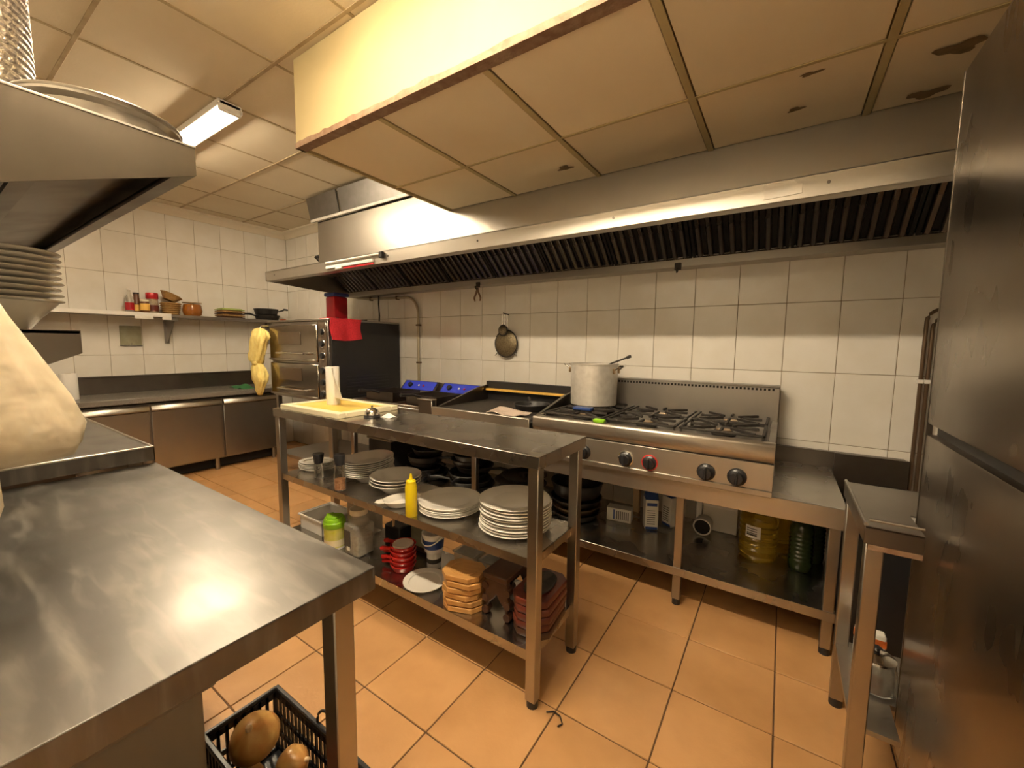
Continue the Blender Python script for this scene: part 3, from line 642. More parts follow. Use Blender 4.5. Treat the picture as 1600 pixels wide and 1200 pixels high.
for k in range(58): part('vent_hole', G().box(RX0+.025+k*.0205, RX0+.036+k*.0205, 2.757, 2.761, 1.086, 1.099), 'dark', t)
for k in range(3):
    xa = RX0+.035+k*.388; xb = xa+.385
    for j in range(2):
        ya = RY0+.05+j*.325; yb_ = ya+.32; cx_, cy_ = (xa+xb)/2, (ya+yb_)/2; z = RZ1+.022
        g = G()
        for (a, b, c, d) in ((xa+.006, xb-.006, ya+.004, ya+.018), (xa+.006, xb-.006, yb_-.018, yb_-.004), (xa+.006, xa+.02, ya+.004, yb_-.004), (xb-.02, xb-.006, ya+.004, yb_-.004)):
            g.box(a, b, c, d, z-.012, z, .003)
        for a in range(4):
            q = math.pi/4+a*math.pi/2; M = RZ(q, (cx_, cy_, 0)); g.box(.05, .205, -.006, .006, z-.010, z+.004, .002, M=M)
        for a in range(4):
            q = a*math.pi/2; M = RZ(q, (cx_, cy_, 0)); g.box(.06, .155, -.006, .006, z-.010, z+.004, .002, M=M)
        for (a, b) in ((xa+.01, ya+.008), (xb-.02, ya+.008), (xa+.01, yb_-.02), (xb-.02, yb_-.02)): g.box(a, a+.01, b, b+.01, RZ1-.03, z-.01)
        gr = part('grate', g, 'iron', t)
        part('burner', G().lathe([(0, 0), (.055, 0), (.058, .010), (.045, .016), (.045, .024), (0, .026)], (cx_, cy_, RZ1-.026), 24), 'iron', gr)
        part('burner_cap', G().lathe([(0, .024), (.036, .024), (.036, .030), (0, .033)], (cx_, cy_, RZ1-.026), 20), 'copper', gr)
for k, (x, red) in enumerate(((-1.10, 0), (-.905, 0), (-.665, 0), (-.54, 1), (-.275, 0), (-.145, 0))):
    kb = part('knob', G().lathe([(0, 0), (.036, 0), (.036, .008), (.027, .014), (.025, .038), (0, .040)], (0, 0, 0), 26, M=Matrix.Translation((x, RY0+.004, .738)) @ Matrix.Rotation(math.pi/2, 4, 'X')), 'blackp', t, label='black control knob' if not red else 'black control knob on a red ring')
    part('knob_ring', G().lathe([(.036, 0), (.041, 0), (.041, .006), (.036, .007)], (0, 0, 0), 26, M=Matrix.Translation((x, RY0+.004, .738)) @ Matrix.Rotation(math.pi/2, 4, 'X')), 'knobred' if red else ('chrome' if k == 2 else 'blackp'), kb)
    part('grip_bar', G().box(x-.006, x+.006, RY0-.044, RY0-.01, .71, .766, .003), 'blackp', kb)
pl = part('maker_plate', G().box(-.105, -.018, RY0+.001, RY0+.004, .832, .862, .001), 'bluep', t)
part('plate_print', G().box(-.095, -.06, RY0, RY0+.001, .842, .852).box(-.054, -.03, RY0, RY0+.001, .844, .849), 'alu', pl)
# pot and ladle
PX, PY, PZ = -1.06, 2.60, RZ1+.0265
t = thing('stock_pot', 'dull aluminium stock pot standing on the range', 'pot', (PX, PY, PZ))
part('pot_body', G().lathe([(0, 0), (.145, 0), (.152, .006), (.156, .27), (.162, .272), (.162, .278), (.150, .276), (.147, .012), (0, .010)], (PX, PY, PZ), 48), 'alu', t)
part('broth', G().cyl((PX, PY, PZ+.01), .147, .18, 40), 'cork', t)
for s in (-1, 1):
    h = part('handle', G().tube([(PX+s*.152, PY-.045, PZ+.235), (PX+s*.185, PY-.045, PZ+.262), (PX+s*.205, PY-.03, PZ+.268), (PX+s*.205, PY+.03, PZ+.268), (PX+s*.185, PY+.045, PZ+.262), (PX+s*.152, PY+.045, PZ+.235)], .006, 8), 'chrome', t)
    for q in (-1, 1): part('rivet_plate', G().box(PX+s*.156-.006, PX+s*.156+.006, PY+q*.045-.014, PY+q*.045+.014, PZ+.215, PZ+.25, .003), 'copper', h)
t = thing('ladle', 'long metal ladle leaning in the stock pot', 'ladle', (PX, PY, PZ+.19))
part('stem', G().tube([(PX-.03, PY, PZ+.20), (PX+.13, PY-.01, PZ+.285), (PX+.235, PY-.015, PZ+.325)], .0055, 8), 'iron', t)
part('grip', G().tube([(PX+.225, PY-.015, PZ+.321), (PX+.25, PY-.016, PZ+.332)], .010, 8), 'iron', t)
part('cup', G().lathe([(0, 0), (.03, .006), (.04, .03), (.037, .03), (0, .005)], (PX-.04, PY, PZ+.192), 18), 'chrome', t)
solo('scouring_pad', G().box(-1.07, -.95, 2.29, 2.35, RZ1+.0265, RZ1+.045, .005), 'bluep', 'small blue scouring pad on the range in front of the pot', 'pad')
solo('sponge', G().box(-.855, -.79, RY0-.006, RY0+.03, RZ1+.001, RZ1+.022, .005), 'green', 'small bright yellow green sponge on the front edge of the range', 'sponge')
# ---- griddle
GX0, GX1 = -2.08, -1.262
t = thing('griddle', 'steel griddle with black backboard between fryer and range', 'griddle', (-1.67, 2.45, BZ))
part('body', G().box(GX0, GX1, 2.10, 2.78, BZ+.002, .862, .003), 'steel', t)
part('front_rail', G().box(GX0, GX1, 2.09, 2.115, .80, .888, .004), 'steel_br', t)
part('plate', G().box(GX0+.02, GX1-.02, 2.16, 2.74, .862, .878, .003), 'iron', t)
part('grease_channel', G().box(GX0+.02, GX1-.02, 2.115, 2.16, .862, .866), 'dark', t)
part('backboard', G().box(GX0, GX1, 2.74, 2.78, .862, 1.03, .003), 'black', t)
for x0, x1 in ((GX0, GX0+.02), (GX1-.02, GX1)): part('side_guard', G().prism([(2.16, .862), (2.74, .862), (2.74, 1.0), (2.60, .985), (2.16, .885)], 'x', x0, x1), 'steel_dk', t)
kb = part('knob', G().cyl((-1.45, 2.10, .74), .03, -.035, 22, 'y', .025), 'blackp', t); part('knob_ring', G().cyl((-1.45, 2.102, .74), .036, -.006, 22, 'y'), 'chrome', kb)
kb = part('knob', G().cyl((-1.87, 2.10, .74), .03, -.035, 22, 'y', .025), 'blackp', t); part('knob_ring', G().cyl((-1.87, 2.102, .74), .036, -.006, 22, 'y'), 'chrome', kb)
solo('wooden_lath', G().box(-2.05, -1.30, 2.69, 2.735, .957, .973, .002), 'brass', 'narrow yellow lath along the black griddle backboard', 'lath')
g = G().sheet(lambda u, v: (-1.62+.26*u, 2.13+.16*v, .889+.012*math.sin(7*u)*math.cos(5*v)+.02*v*(1-u)), 14, 10, .004)
solo('rag', g, 'rag', 'folded pinkish rag on the front of the griddle', 'rag', ang=60)
t = pan('skillet', 'black frying pan lying on the griddle beside the range', -1.45, 2.44, .879, .125, .045, 2.2, handle=.16)
# ---- fryers
t = thing('twin_fryer', 'double electric countertop fryer with blue control panels', 'fryer', (-2.6, 2.45, BZ))
FX0, FX1 = -3.09, -2.10
part('body', G().box(FX0, FX1, 2.16, 2.70, BZ+.002, .84, .006).box(FX0, FX1, 2.16, 2.18, .84, .86, .002).box(FX0, FX0+.02, 2.18, 2.70, .84, .86).box(FX1-.02, FX1, 2.18, 2.70, .84, .86).box(-2.605, -2.585, 2.18, 2.70, .84, .86), 'steel', t)
for k in range(2):
    xa = FX0+.02+k*.495; xb = xa+.465
    part('oil_bath', G().box(xa+.004, xb-.004, 2.185, 2.60, .841, .846), 'cork', t)
    h = part('control_head', G().prism([(2.62, .842), (2.80, .842), (2.80, .965), (2.74, .985), (2.66, .90)], 'x', xa+.01, xb-.01, .003), 'steel_dk', t)
    M = Matrix.Translation((0, 2.70, .9425)) @ Matrix.Rotation(math.atan2(.085, .08), 4, 'X')
    part('blue_panel', G().box(xa+.03, xb-.03, -.05, .05, .002, .005, .001, M=M), 'blue', h)
    part('dial', G().cyl((xa+.12, 0, .004), .026, .02, 18, M=M, r2=.022), 'blackp', h)
    for q, mm in ((.23, 'label'), (.29, 'red')): part('indicator', G().cyl((xa+q, 0, .004), .010, .006, 12, M=M), mm, h)
    b = part('basket', G().box(xa+.06, xb-.06, 2.24, 2.245, .85, .93).box(xa+.06, xb-.06, 2.535, 2.54, .85, .93).box(xa+.06, xa+.065, 2.24, 2.54, .85, .93).box(xb-.065, xb-.06, 2.24, 2.54, .85, .93).box(xa+.06, xb-.06, 2.24, 2.54, .85, .853), 'steel_dk', t)
    part('basket_handle', G().tube([((xa+xb)/2, 2.24, .92), ((xa+xb)/2, 2.16, .945), ((xa+xb)/2, 2.04, .955)], [.008, .009, .013], 10), 'blackp', b)
t = thing('fryer_lid', 'dark steel cover standing at the right end of the fryer', 'lid', (-2.14, 2.14, BZ))
part('sheet', G().box(-2.235, -2.095, 2.11, 2.15, BZ+.001, .925, .003), 'steel_dk', t)
part('top_fold', G().box(-2.24, -2.09, 2.105, 2.155, .925, .933, .002), 'steel_hood', t)

# ================================================================== goods on the bench undershelf
UZ = .201
for k in range(3):
    z = UZ+.001+.047*k
    t = thing('steel_pan', 'wide metal pan on the bench undershelf, %s of the three' % ORD[2-k], 'pan', (-1.095, 2.44, z), .8, 'metal pans under the range')
    r = .155+.006*k
    part('bowl', G().lathe([(0, 0), (r*.8, 0), (r*.86, .005), (r, .044), (r+.004, .045), (r-.003, .046), (r*.83, .009), (0, .007)], (0, 0, 0), 36), 'copper' if k == 1 else 'steel_dk', t, local=True)
    part('handle', G().tube([(-r+.005, 0, .035), (-r-.05, 0, .044), (-r-.17, 0, .048)], [.006, .008, .010], 8), 'iron', t, local=True)
pan('black_skillet', 'deep black pan on top of the metal pans under the range', -1.10, 2.46, UZ+.145, .17, .09, 2.6, handle=.15)
def carton(name, label, x, y, w_, d_, h, rz, body, topm, prints):
    t = thing(name, label, 'carton', (x, y, UZ), rz)
    part('body', G().box(-w_/2, w_/2, -d_/2, d_/2, 0, h, .002), body, t, local=True)
    if topm: part('gable_top', G().prism([(-d_/2, h), (d_/2, h), (.004, h+.035), (.004, h+.05), (-.004, h+.05), (-.004, h+.035)], 'x', -w_/2, w_/2), topm, t, local=True)
    for (a, b, c, d, m) in prints: part('print', G().box(a, b, -d_/2-.001, -d_/2+.001, c, d), m, t, local=True)
    return t
PR = [(-.028, .02, .035+.014*k, .039+.014*k, 'ink') for k in range(7)]+[(-.036, .036, .002, .018, 'bluep')]
carton('drink_carton', 'white drink carton with dark blue gable top under the range, front one', -.635, 2.545, .078, .078, .19, .45, 'label', 'bluep', PR+[(-.03, .03, .15, .17, 'bluep')])
carton('drink_carton', 'white drink carton with dark blue gable top under the range, rear one by the leg', -.535, 2.655, .078, .078, .19, -.6, 'label', 'bluep', PR)
carton('packet_box', 'low white carton with striped print beside the metal pans', -.83, 2.545, .155, .075, .085, .12, 'label', None, [(-.035, -.026, .012, .075, 'bluep')]+[(-.015+.012*k, -.009+.012*k, .015, .07, 'ink') for k in range(7)])
solo('wooden_crate_lath', G().box(-1.15, -.72, 2.72, 2.76, UZ+.20, UZ+.225, .003).box(-1.12, -1.08, 2.725, 2.765, UZ, UZ+.20).box(-.80, -.76, 2.725, 2.765, UZ, UZ+.20), 'wood2', 'low wooden frame standing at the back under the range', 'frame')
t = thing('white_box', 'white box at the back of the bench undershelf behind the round tub', 'box', (-.29, 2.76, UZ))
part('carton', G().box(-.36, -.17, 2.72, 2.81, UZ, UZ+.20, .003), 'label', t); part('flap', G().box(-.36, -.17, 2.715, 2.72, UZ+.15, UZ+.20, .001), 'paper', t)
t = thing('round_tub', 'white tub lying on its side with a dark open mouth under the range', 'tub', (-.345, 2.66, UZ))
part('shell', G().lathe([(.044, 0), (.05, 0), (.052, .006), (.045, .10), (0, .10), (0, .094), (.041, .094)], (0, 0, 0), 30, M=Matrix.Translation((-.345, 2.60, UZ+.054)) @ Matrix.Rotation(-math.pi/2, 4, 'X')), 'white', t)
part('mouth', G().cyl((-.345, 2.604, UZ+.054), .043, .004, 26, 'y'), 'dark', t)
def jug(name, label, x, y, r, h, m, capm, rings, lab):
    t = thing(name, label, 'bottle', (x, y, UZ))
    prof = [(0, 0), (r*.9, 0), (r*.97, .012), (r, .03)]
    n = rings
    for k in range(n):
        z = .045+k*(h*.62-.045)/n; dz = (h*.62-.045)/n
        prof += [(r, z), (r*.955, z+dz*.35), (r*.955, z+dz*.55), (r, z+dz*.9)]
    prof += [(r*.98, h*.66), (r*.75, h*.78), (r*.30, h*.88), (r*.26, h*.94), (0, h*.94)]
    part('body', G().lathe(prof, (x, y, UZ), 30), m, t)
    part('cap', G().lathe([(0, h*.93), (r*.31, h*.93), (r*.31, h*.995), (0, h)], (x, y, UZ), 18), capm, t)
    if lab:
        a0 = -math.pi/2-.25; M = Matrix.Translation((x, y, 0))
        pts = [((r+.002)*math.cos(a0+(k-3)*.13), (r+.002)*math.sin(a0+(k-3)*.13)) for k in range(7)]; q = [((r+.0005)*math.cos(a0+(k-3)*.13), (r+.0005)*math.sin(a0+(k-3)*.13)) for k in range(6, -1, -1)]
        l = part('paper_label', G().prism(pts+q, 'z', UZ+.13, UZ+.195, M=M), 'label', t)
        g = G()
        for k in range(4):
            z = UZ+.178-.012*k; pp = [((r+.003)*math.cos(a0+(j-2.4)*.13), (r+.003)*math.sin(a0+(j-2.4)*.13)) for j in range(5)]; qq = [((r+.0015)*math.cos(a0+(j-2.4)*.13), (r+.0015)*math.sin(a0+(j-2.4)*.13)) for j in range(4, -1, -1)]
            g.prism(pp+qq, 'z', z, z+(.004 if k < 3 else .009), M=M)
        part('label_print', g, 'ink', l)
    return t
jug('oil_jug', 'large ribbed jug of yellow oil with white label under the bench', -.055, 2.52, .092, .34, 'oil', 'white', 6, True)
jug('oil_jug', 'ribbed jug of yellow oil with red cap behind the labelled one', .03, 2.70, .085, .34, 'oil', 'red', 6, False)
jug('dark_bottle', 'dark green ribbed bottle under the bench, left of two', .135, 2.50, .055, .32, 'dkglass', 'blackp', 7, False)
jug('dark_bottle', 'dark green ribbed bottle under the bench end, right of two', .19, 2.64, .055, .32, 'dkglass', 'blackp', 7, False)
# black pans and lids kept under the griddle
for k in range(6):
    z = UZ+.002+.05*k
    pan('frying_pan', 'black frying pan in the stack under the griddle, %s' % ORD[5-k], -1.98+.03*math.sin(3*k), 2.42+.03*math.cos(2*k), z, .165-.006*k, .046, 2.4+1.3*k, group='black pans under the griddle', handle=.16)
for k in range(5):
    z = UZ+.002+.05*k
    pan('saute_pan', 'dark saute pan in the stack under the fryer, %s' % ORD[4-k], -2.50+.03*math.sin(2*k+1), 2.44+.03*math.cos(3*k), z, .155-.005*k, .046, -1.0+.4*k, m='iron', group='dark pans under the fryer', handle=.14)
for k in range(7):
    z = UZ+.001+.030*k
    solo('metal_tray', G().lathe([(0, 0), (.135, 0), (.165, .016), (.168, .018), (.160, .019), (.134, .004), (0, .004)], (-1.53+.02*math.sin(2.2*k), 2.44+.02*math.cos(3*k), z), 34).lathe([(0, .004), (.03, .004), (.03, .0285), (0, .0285)], (-1.53+.02*math.sin(2.2*k), 2.44+.02*math.cos(3*k), z), 12), 'steel_dk',
         'shallow metal lid in the stack left of the bench leg, %s' % ORD[6-k], 'lid', 'metal lids under the griddle')
t = thing('storage_bin', 'dark plastic bin under the far left end of the bench', 'bin', (-2.88, 2.42, UZ))
part('tub', G().box(-3.03, -2.73, 2.26, 2.58, UZ, UZ+.30, .02, 2), 'blackp', t); part('bin_lid', G().box(-3.04, -2.72, 2.25, 2.59, UZ+.30, UZ+.32, .006), 'bin', t)

# ================================================================== steel island with two shelves
IX0, IX1, IY0, IY1, IZ = -2.455, -.672, 1.185, 1.585, .953
MS, LS = .567, .214
t = thing('island_table', 'stainless steel island table with two undershelves full of crockery', 'table', ((IX0+IX1)/2, (IY0+IY1)/2, 0))
part('tabletop', G().box(IX0, IX1, IY0, IY1, IZ-.003, IZ, .001).box(IX0, IX1, IY0, IY0+.004, IZ-.046, IZ-.001, .001).box(IX0, IX1, IY1-.004, IY1, IZ-.046, IZ-.001, .001).box(IX0, IX0+.004, IY0+.004, IY1-.004, IZ-.046, IZ-.003).box(IX1-.004, IX1, IY0+.004, IY1-.004, IZ-.046, IZ-.003), 'steel_top', t)
for z, h in ((MS, .034), (LS, .040)):
    part('shelf', G().box(IX0+.03, IX1-.03, IY0+.02, IY1-.02, z-.003, z, .001).box(IX0+.03, IX1-.03, IY0+.018, IY0+.022, z-h, z).box(IX0+.03, IX1-.03, IY1-.022, IY1-.018, z-h, z).box(IX0+.03, IX0+.034, IY0+.02, IY1-.02, z-h, z).box(IX1-.034, IX1-.03, IY0+.02, IY1-.02, z-h, z), 'steel_top', t)
for x in (IX0+.006, IX1-.048):
    for y in (IY0+.006, IY1-.062):
        l = part('leg', G().box(x, x+.042, y, y+.042, .025, IZ-.012, .003), 'steel_v', t)
        part('foot', G().cyl((x+.021, y+.021, 0), .022, .028, 14), 'blackp', l)
part('screw', G().cyl((-.78, IY0, IZ-.028), .004, -.002, 8, 'y'), 'steel_dk', t)
# --- on top: board, paper roll, bell
t = thing('cutting_board', 'pale yellow cutting board with raised cream rim on the island', 'board', (-2.13, 1.385, IZ))
part('slab', G().box(-2.395, -1.845, 1.205, 1.575, IZ, IZ+.022, .003), 'board', t)
part('rim', G().box(-2.40, -1.84, 1.20, 1.245, IZ, IZ+.027, .003).box(-2.40, -1.84, 1.535, 1.58, IZ, IZ+.027, .003).box(-2.40, -2.355, 1.245, 1.535, IZ, IZ+.027, .003).box(-1.885, -1.84, 1.245, 1.535, IZ, IZ+.027, .003), 'boardrim', t)
t = thing('kitchen_roll', 'white kitchen paper roll standing on the yellow board', 'paper roll', (-2.19, 1.40, IZ+.0225))
z = IZ+.0225
part('roll', G().lathe([(.014, 0), (.036, 0), (.0375, .003), (.0375, .218), (.036, .221), (.014, .221)], (-2.19, 1.40, z), 26), 'paper', t)
part('core', G().lathe([(.012, 0), (.0145, 0), (.0145, .222), (.012, .222)], (-2.19, 1.40, z), 16), 'tape', t)
part('loose_sheet', G().sheet(lambda u, v: (-2.19+.030+.12*u*(1-.8*v)+.004*math.sin(6*v), 1.40-.012-.03*u, z+.045+.172*v), 8, 10, .0012), 'paper', t, ang=60)
t = thing('counter_bell', 'small chrome counter bell on the island beside the yellow board', 'bell', (-1.765, 1.345, IZ))
part('base', G().lathe([(0, 0), (.04, 0), (.042, .004), (.04, .010), (.03, .012), (0, .012)], (-1.765, 1.345, IZ), 28), 'blackp', t)
part('dome', G().lathe([(.038, .013), (.037, .022), (.030, .036), (.018, .045), (0, .048)], (-1.765, 1.345, IZ), 28), 'chrome', t)
part('button', G().lathe([(0, .046), (.005, .046), (.005, .056), (.008, .058), (0, .061)], (-1.765, 1.345, IZ), 14), 'chrome', t)
solo('napkin_scrap', G().sheet(lambda u, v: (-1.72+.07*u, 1.36+.05*v, IZ+.002+.02*math.sin(3*u)*math.sin(3*v)), 8, 6, .0015), 'paper', 'crumpled white paper scrap next to the counter bell', 'paper', ang=60)

# --- crockery
def plate_prof(r, h, t=.0035, foot=.58):
    return [(0, .002), (r*foot*.92, .002), (r*foot*.95, 0), (r*foot, 0), (r*foot*1.03, .004), (r*.76, h*.72), (r*.985, h), (r, h+.002), (r*.985, h+t+.001), (r*.74, h*.78+t), (r*(foot+.06), .006+t), (r*foot, .0045+t), (0, .004+t)]
def stack(n, x, y, z, r, h, pitch, label, group, sx=1, sy=1, rz=0, jit=.002, name='dinner_plate', foot=.58, m='ceramic', cat='plate'):
    me = mesh_of(G().lathe(plate_prof(r, h, foot=foot), (0, 0, 0), 44, sx, sy), name, m)
    for k in range(n):
        o = bpy.data.objects.new(name, me); COL.objects.link(o)
        o.location = (x+random.uniform(-jit, jit), y+random.uniform(-jit, jit), z+pitch*k); o.rotation_euler = (0, 0, rz+random.uniform(-.03, .03))
        props(o, label % ORD[n-1-k], cat, group)
z = MS+.0005
stack(10, -.905, 1.400, z, .152, .015, .0120, 'dinner plate, %s of the tall stack by the island leg', 'tall stack of dinner plates', jit=.004)
stack(6, -1.258, 1.385, z, .148, .013, .0068, 'large flat plate, %s of the stack by the yellow bottle', 'stack of large flat plates', jit=.003, name='large_plate', foot=.6)
stack(8, -1.905, 1.425, z+.02, .150, .036, .0105, 'oval white platter, %s of the stack behind the salt grinder', 'stack of oval platters', .80, 1.06, .25, .003, 'oval_platter', .5)
solo('footed_bowl', G().lathe([(0, 0), (.055, 0), (.065, .012), (.075, .0195), (0, .0195)], (-1.905, 1.425, z), 36, .80, 1.06), 'ceramic', 'shallow white footed bowl under the stack of oval platters', 'bowl')
stack(3, -1.645, 1.392, z, .131, .055, .016, 'deep white bowl, %s of the three stacked bowls', 'three stacked bowls', 1.0, 1.0, 0, .002, 'deep_bowl', .42, cat='bowl')
stack(5, -2.325, 1.36, z, .10, .014, .0095, 'small oval plate, %s of the stack at the left island end', 'small oval plates', 1.05, .75, .5, .003, 'side_plate', .7)
stack(4, -2.125, 1.455, z, .085, .03, .016, 'small white bowl, %s of the stack between the two grinders', 'small bowls', 1, 1, 0, .003, 'small_bowl', .5, cat='bowl')
# grinders
t = thing('pepper_mill', 'glass pepper mill with flared black cap near the small plates', 'mill', (-2.165, 1.28, z))
part('glass_body', G().lathe([(0, 0), (.024, 0), (.026, .004), (.022, .05), (.02, .085), (0, .085)], (-2.165, 1.28, z), 22), 'glass', t)
part('cap', G().lathe([(0, .086), (.023, .086), (.031, .138), (.029, .142), (0, .142)], (-2.165, 1.28, z), 22), 'blackp', t)
t = thing('salt_grinder', 'tall glass salt grinder half full of pink salt with black cap', 'grinder', (-1.895, 1.235, z))
part('glass_body', G().lathe([(0, 0), (.027, 0), (.030, .005), (.030, .09), (.026, .105), (.026, .135), (.023, .135), (.023, .105), (.027, .09), (.027, .006), (0, .004)], (-1.895, 1.235, z), 24), 'glass', t)
part('salt_fill', G().lathe([(0, .005), (.0262, .006), (.0262, .060), (0, .063)], (-1.895, 1.235, z), 22), 'salt', t)
part('cap', G().lathe([(0, .135), (.026, .135), (.025, .145), (.029, .186), (.027, .190), (0, .190)], (-1.895, 1.235, z), 22), 'blackp', t)
t = thing('squeeze_bottle', 'yellow squeeze bottle with nozzle at the front of the middle shelf', 'bottle', (-1.345, 1.222, z))
part('body', G().lathe([(0, 0), (.024, 0), (.026, .004), (.026, .135), (.023, .146), (0, .146)], (-1.345, 1.222, z), 26), 'yellow', t)
part('screw_cap', G().lathe([(0, .146), (.022, .146), (.022, .160), (.015, .166), (0, .166)], (-1.345, 1.222, z), 26, wav=lambda a, zz: 1+.02*math.sin(16*a)), 'yellow', t)
part('nozzle', G().lathe([(0, .165), (.010, .165), (.004, .192), (0, .193)], (-1.345, 1.222, z), 16), 'yellow', t)
t = thing('gratin_dish', 'small white eared dish half hidden behind the yellow bottle', 'dish', (-1.475, 1.285, z), 1.05)
part('basin', G().lathe([(0, 0), (.05, 0), (.056, .004), (.075, .030), (.078, .032), (.073, .034), (.053, .009), (0, .007)], (0, 0, 0), 36, 1.25, .85), 'ceramic', t, local=True)
for s in (-1, 1): part('ear', G().prism([(s*.088, -.028), (s*.115, -.022), (s*.128, 0), (s*.115, .022), (s*.088, .028)], 'z', .028, .034, .002), 'ceramic', t, local=True)

# --- lower shelf goods
z = LS+.0005
t = thing('plastic_tray', 'white open plastic tray at the left end of the lowest island shelf', 'tray', (-2.275, 1.38, z))
g = G()
g.box(-2.385, -2.165, 1.29, 1.48, z, z+.004)
for (a, b, c, d) in ((-2.39, -2.384, 1.285, 1.485), (-2.166, -2.16, 1.285, 1.485), (-2.39, -2.16, 1.285, 1.291), (-2.39, -2.16, 1.479, 1.485)): g.box(a, b, c, d, z, z+.085, .001)
part('tray_shell', g, 'white', t)
part('rolled_rim', G().tube([(-2.395, 1.28, z+.085), (-2.155, 1.28, z+.085), (-2.155, 1.49, z+.085), (-2.395, 1.49, z+.085)], .007, 8, True), 'white', t)
t = thing('storage_box', 'cloudy plastic storage box with flat lid behind the lime green jar', 'box', (-2.04, 1.48, z))
part('tub', G().box(-2.13, -1.94, 1.425, 1.54, z, z+.19, .012, 2), 'plast', t); part('snap_lid', G().box(-2.14, -1.93, 1.415, 1.55, z+.19, z+.207, .005), 'bin', t)
t = thing('spice_tub', 'lime green lidded tub with yellow green label on the lowest island shelf', 'tub', (-2.0, 1.262, z))
part('body', G().lathe([(0, 0), (.052, 0), (.055, .005), (.055, .118), (0, .118)], (-2.0, 1.262, z), 30), 'lime', t)
part('base_ring', G().lathe([(.0551, .002), (.0565, .002), (.0565, .012), (.0551, .012)], (-2.0, 1.262, z), 30), 'white', t)
l = part('lid', G().lathe([(0, .118), (.056, .118), (.059, .123), (.059, .148), (.055, .153), (.055, .16), (.048, .172), (0, .172)], (-2.0, 1.262, z), 30), 'green', t)
part('lid_flap', G().prism([(-.05, -.015), (.0, -.045), (.04, -.02), (.03, .02), (-.04, .02)], 'z', z+.171, z+.181, .003, M=Matrix.Translation((-2.0, 1.262, 0))), 'green', l)
part('label_print', G().lathe([(.0553, .02), (.0558, .02), (.0558, .055), (.0553, .055)], (-2.0, 1.262, z), 30), 'boardrim', t)
t = thing('canister', 'clear square shouldered canister with dark label on the lowest island shelf', 'canister', (-1.835, 1.30, z))
part('shell', G().box(-1.895, -1.775, 1.245, 1.355, z, z+.17, .014, 3).lathe([(.052, .16), (.050, .19), (.042, .205), (.042, .222), (0, .222)], (-1.835, 1.30, z), 30), 'plast', t)
part('contents', G().box(-1.888, -1.782, 1.252, 1.348, z+.005, z+.115, .012, 2), 'jarfill', t)
part('screw_lid', G().lathe([(0, .22), (.046, .218), (.046, .246), (0, .248)], (-1.835, 1.30, z), 30), 'tape', t)
part('dark_label', G().box(-1.885, -1.835, 1.2425, 1.2445, z+.045, z+.135), 'ink', t); part('small_label', G().box(-1.862, -1.838, 1.2405, 1.2425, z+.03, z+.05), 'label', t)
t = thing('utensil_tin', 'black tin holding a pale wooden stick behind the red dishes', 'tin', (-1.72, 1.47, z))
part('tin_body', G().box(-1.78, -1.66, 1.42, 1.52, z, z+.13, .006), 'blackp', t); part('stick', G().cyl((-1.715, 1.43, z+.12), .007, .10, 10), 'wood2', t)
t = thing('printed_box', 'dark printed box standing at the back between red dishes and buckets', 'box', (-1.585, 1.52, z))
part('carton', G().box(-1.645, -1.525, 1.485, 1.555, z, z+.15, .003), 'wooddk', t); part('picture', G().box(-1.635, -1.535, 1.483, 1.485, z+.03, z+.13), 'panelgr', t)
for k in range(5):
    zz = z+.0245*k; a = math.pi+.30+.16*math.sin(2.7*k)
    t = thing('red_casserole', 'small red enamel dish with stub handle, %s of the stack' % ORD[4-k], 'dish', (-1.52, 1.325, zz), a-math.pi, 'red enamel dishes')
    part('bowl', G().lathe([(0, 0), (.050, 0), (.056, .006), (.062, .030), (.064, .031), (.060, .033), (.053, .0240), (0, .0235)], (0, 0, 0), 32), 'redenamel', t, local=True)
    part('handle', G().tube([(-.058, 0, .024), (-.085, 0, .026), (-.105, 0, .024), (-.118, 0, .022)], [.010, .009, .012, .010], 10), 'redenamel', t, local=True)
solo('bread_disc', G().lathe([(0, 0), (.05, 0), (.052, .006), (.049, .011), (0, .012)], (-1.52, 1.325, z+.1220), 28), 'rag', 'pale brown lid lying on the top red dish', 'lid')
t = thing('white_can', 'white printed can standing under the blue white bucket', 'can', (-1.408, 1.425, z))
part('can_body', G().lathe([(0, 0), (.034, 0), (.036, .004), (.036, .082), (.034, .085), (0, .085)], (-1.408, 1.425, z), 26), 'white', t)
part('can_print', G().lathe([(.0362, .03), (.0368, .03), (.0368, .052), (.0362, .052)], (-1.408, 1.425, z), 26), 'ink', t)
t = thing('bucket', 'small white bucket with blue band and wire handle stacked on a can', 'bucket', (-1.408, 1.425, z+.0855))
part('pail', G().lathe([(0, 0), (.044, 0), (.046, .003), (.054, .085), (.060, .086), (.060, .098), (.054, .098), (.052, .09), (.044, .006), (0, .006)], (-1.408, 1.425, z+.0855), 30), 'white', t)
part('blue_band', G().lathe([(.0482, .022), (.0488, .022), (.0532, .068), (.0526, .068)], (-1.408, 1.425, z+.0855), 30), 'bluep', t)
part('wire_handle', G().tube([(-1.408+.061*math.cos(a), 1.425-.061*math.sin(a)*.98, z+.0855+.092-.045*math.sin(a)) for a in [math.pi*k/12 for k in range(13)]], .003, 6), 'white', t)
stack(1, -1.339, 1.296, z, .101, .014, .01, 'single flat white plate lying at the front of the lowest shelf (%s)', 'single plate', name='flat_plate', foot=.66)
del bpy.data.objects['flat_plate']['group']
bpy.data.objects['flat_plate']['label'] = 'single flat white plate lying at the front of the lowest island shelf'
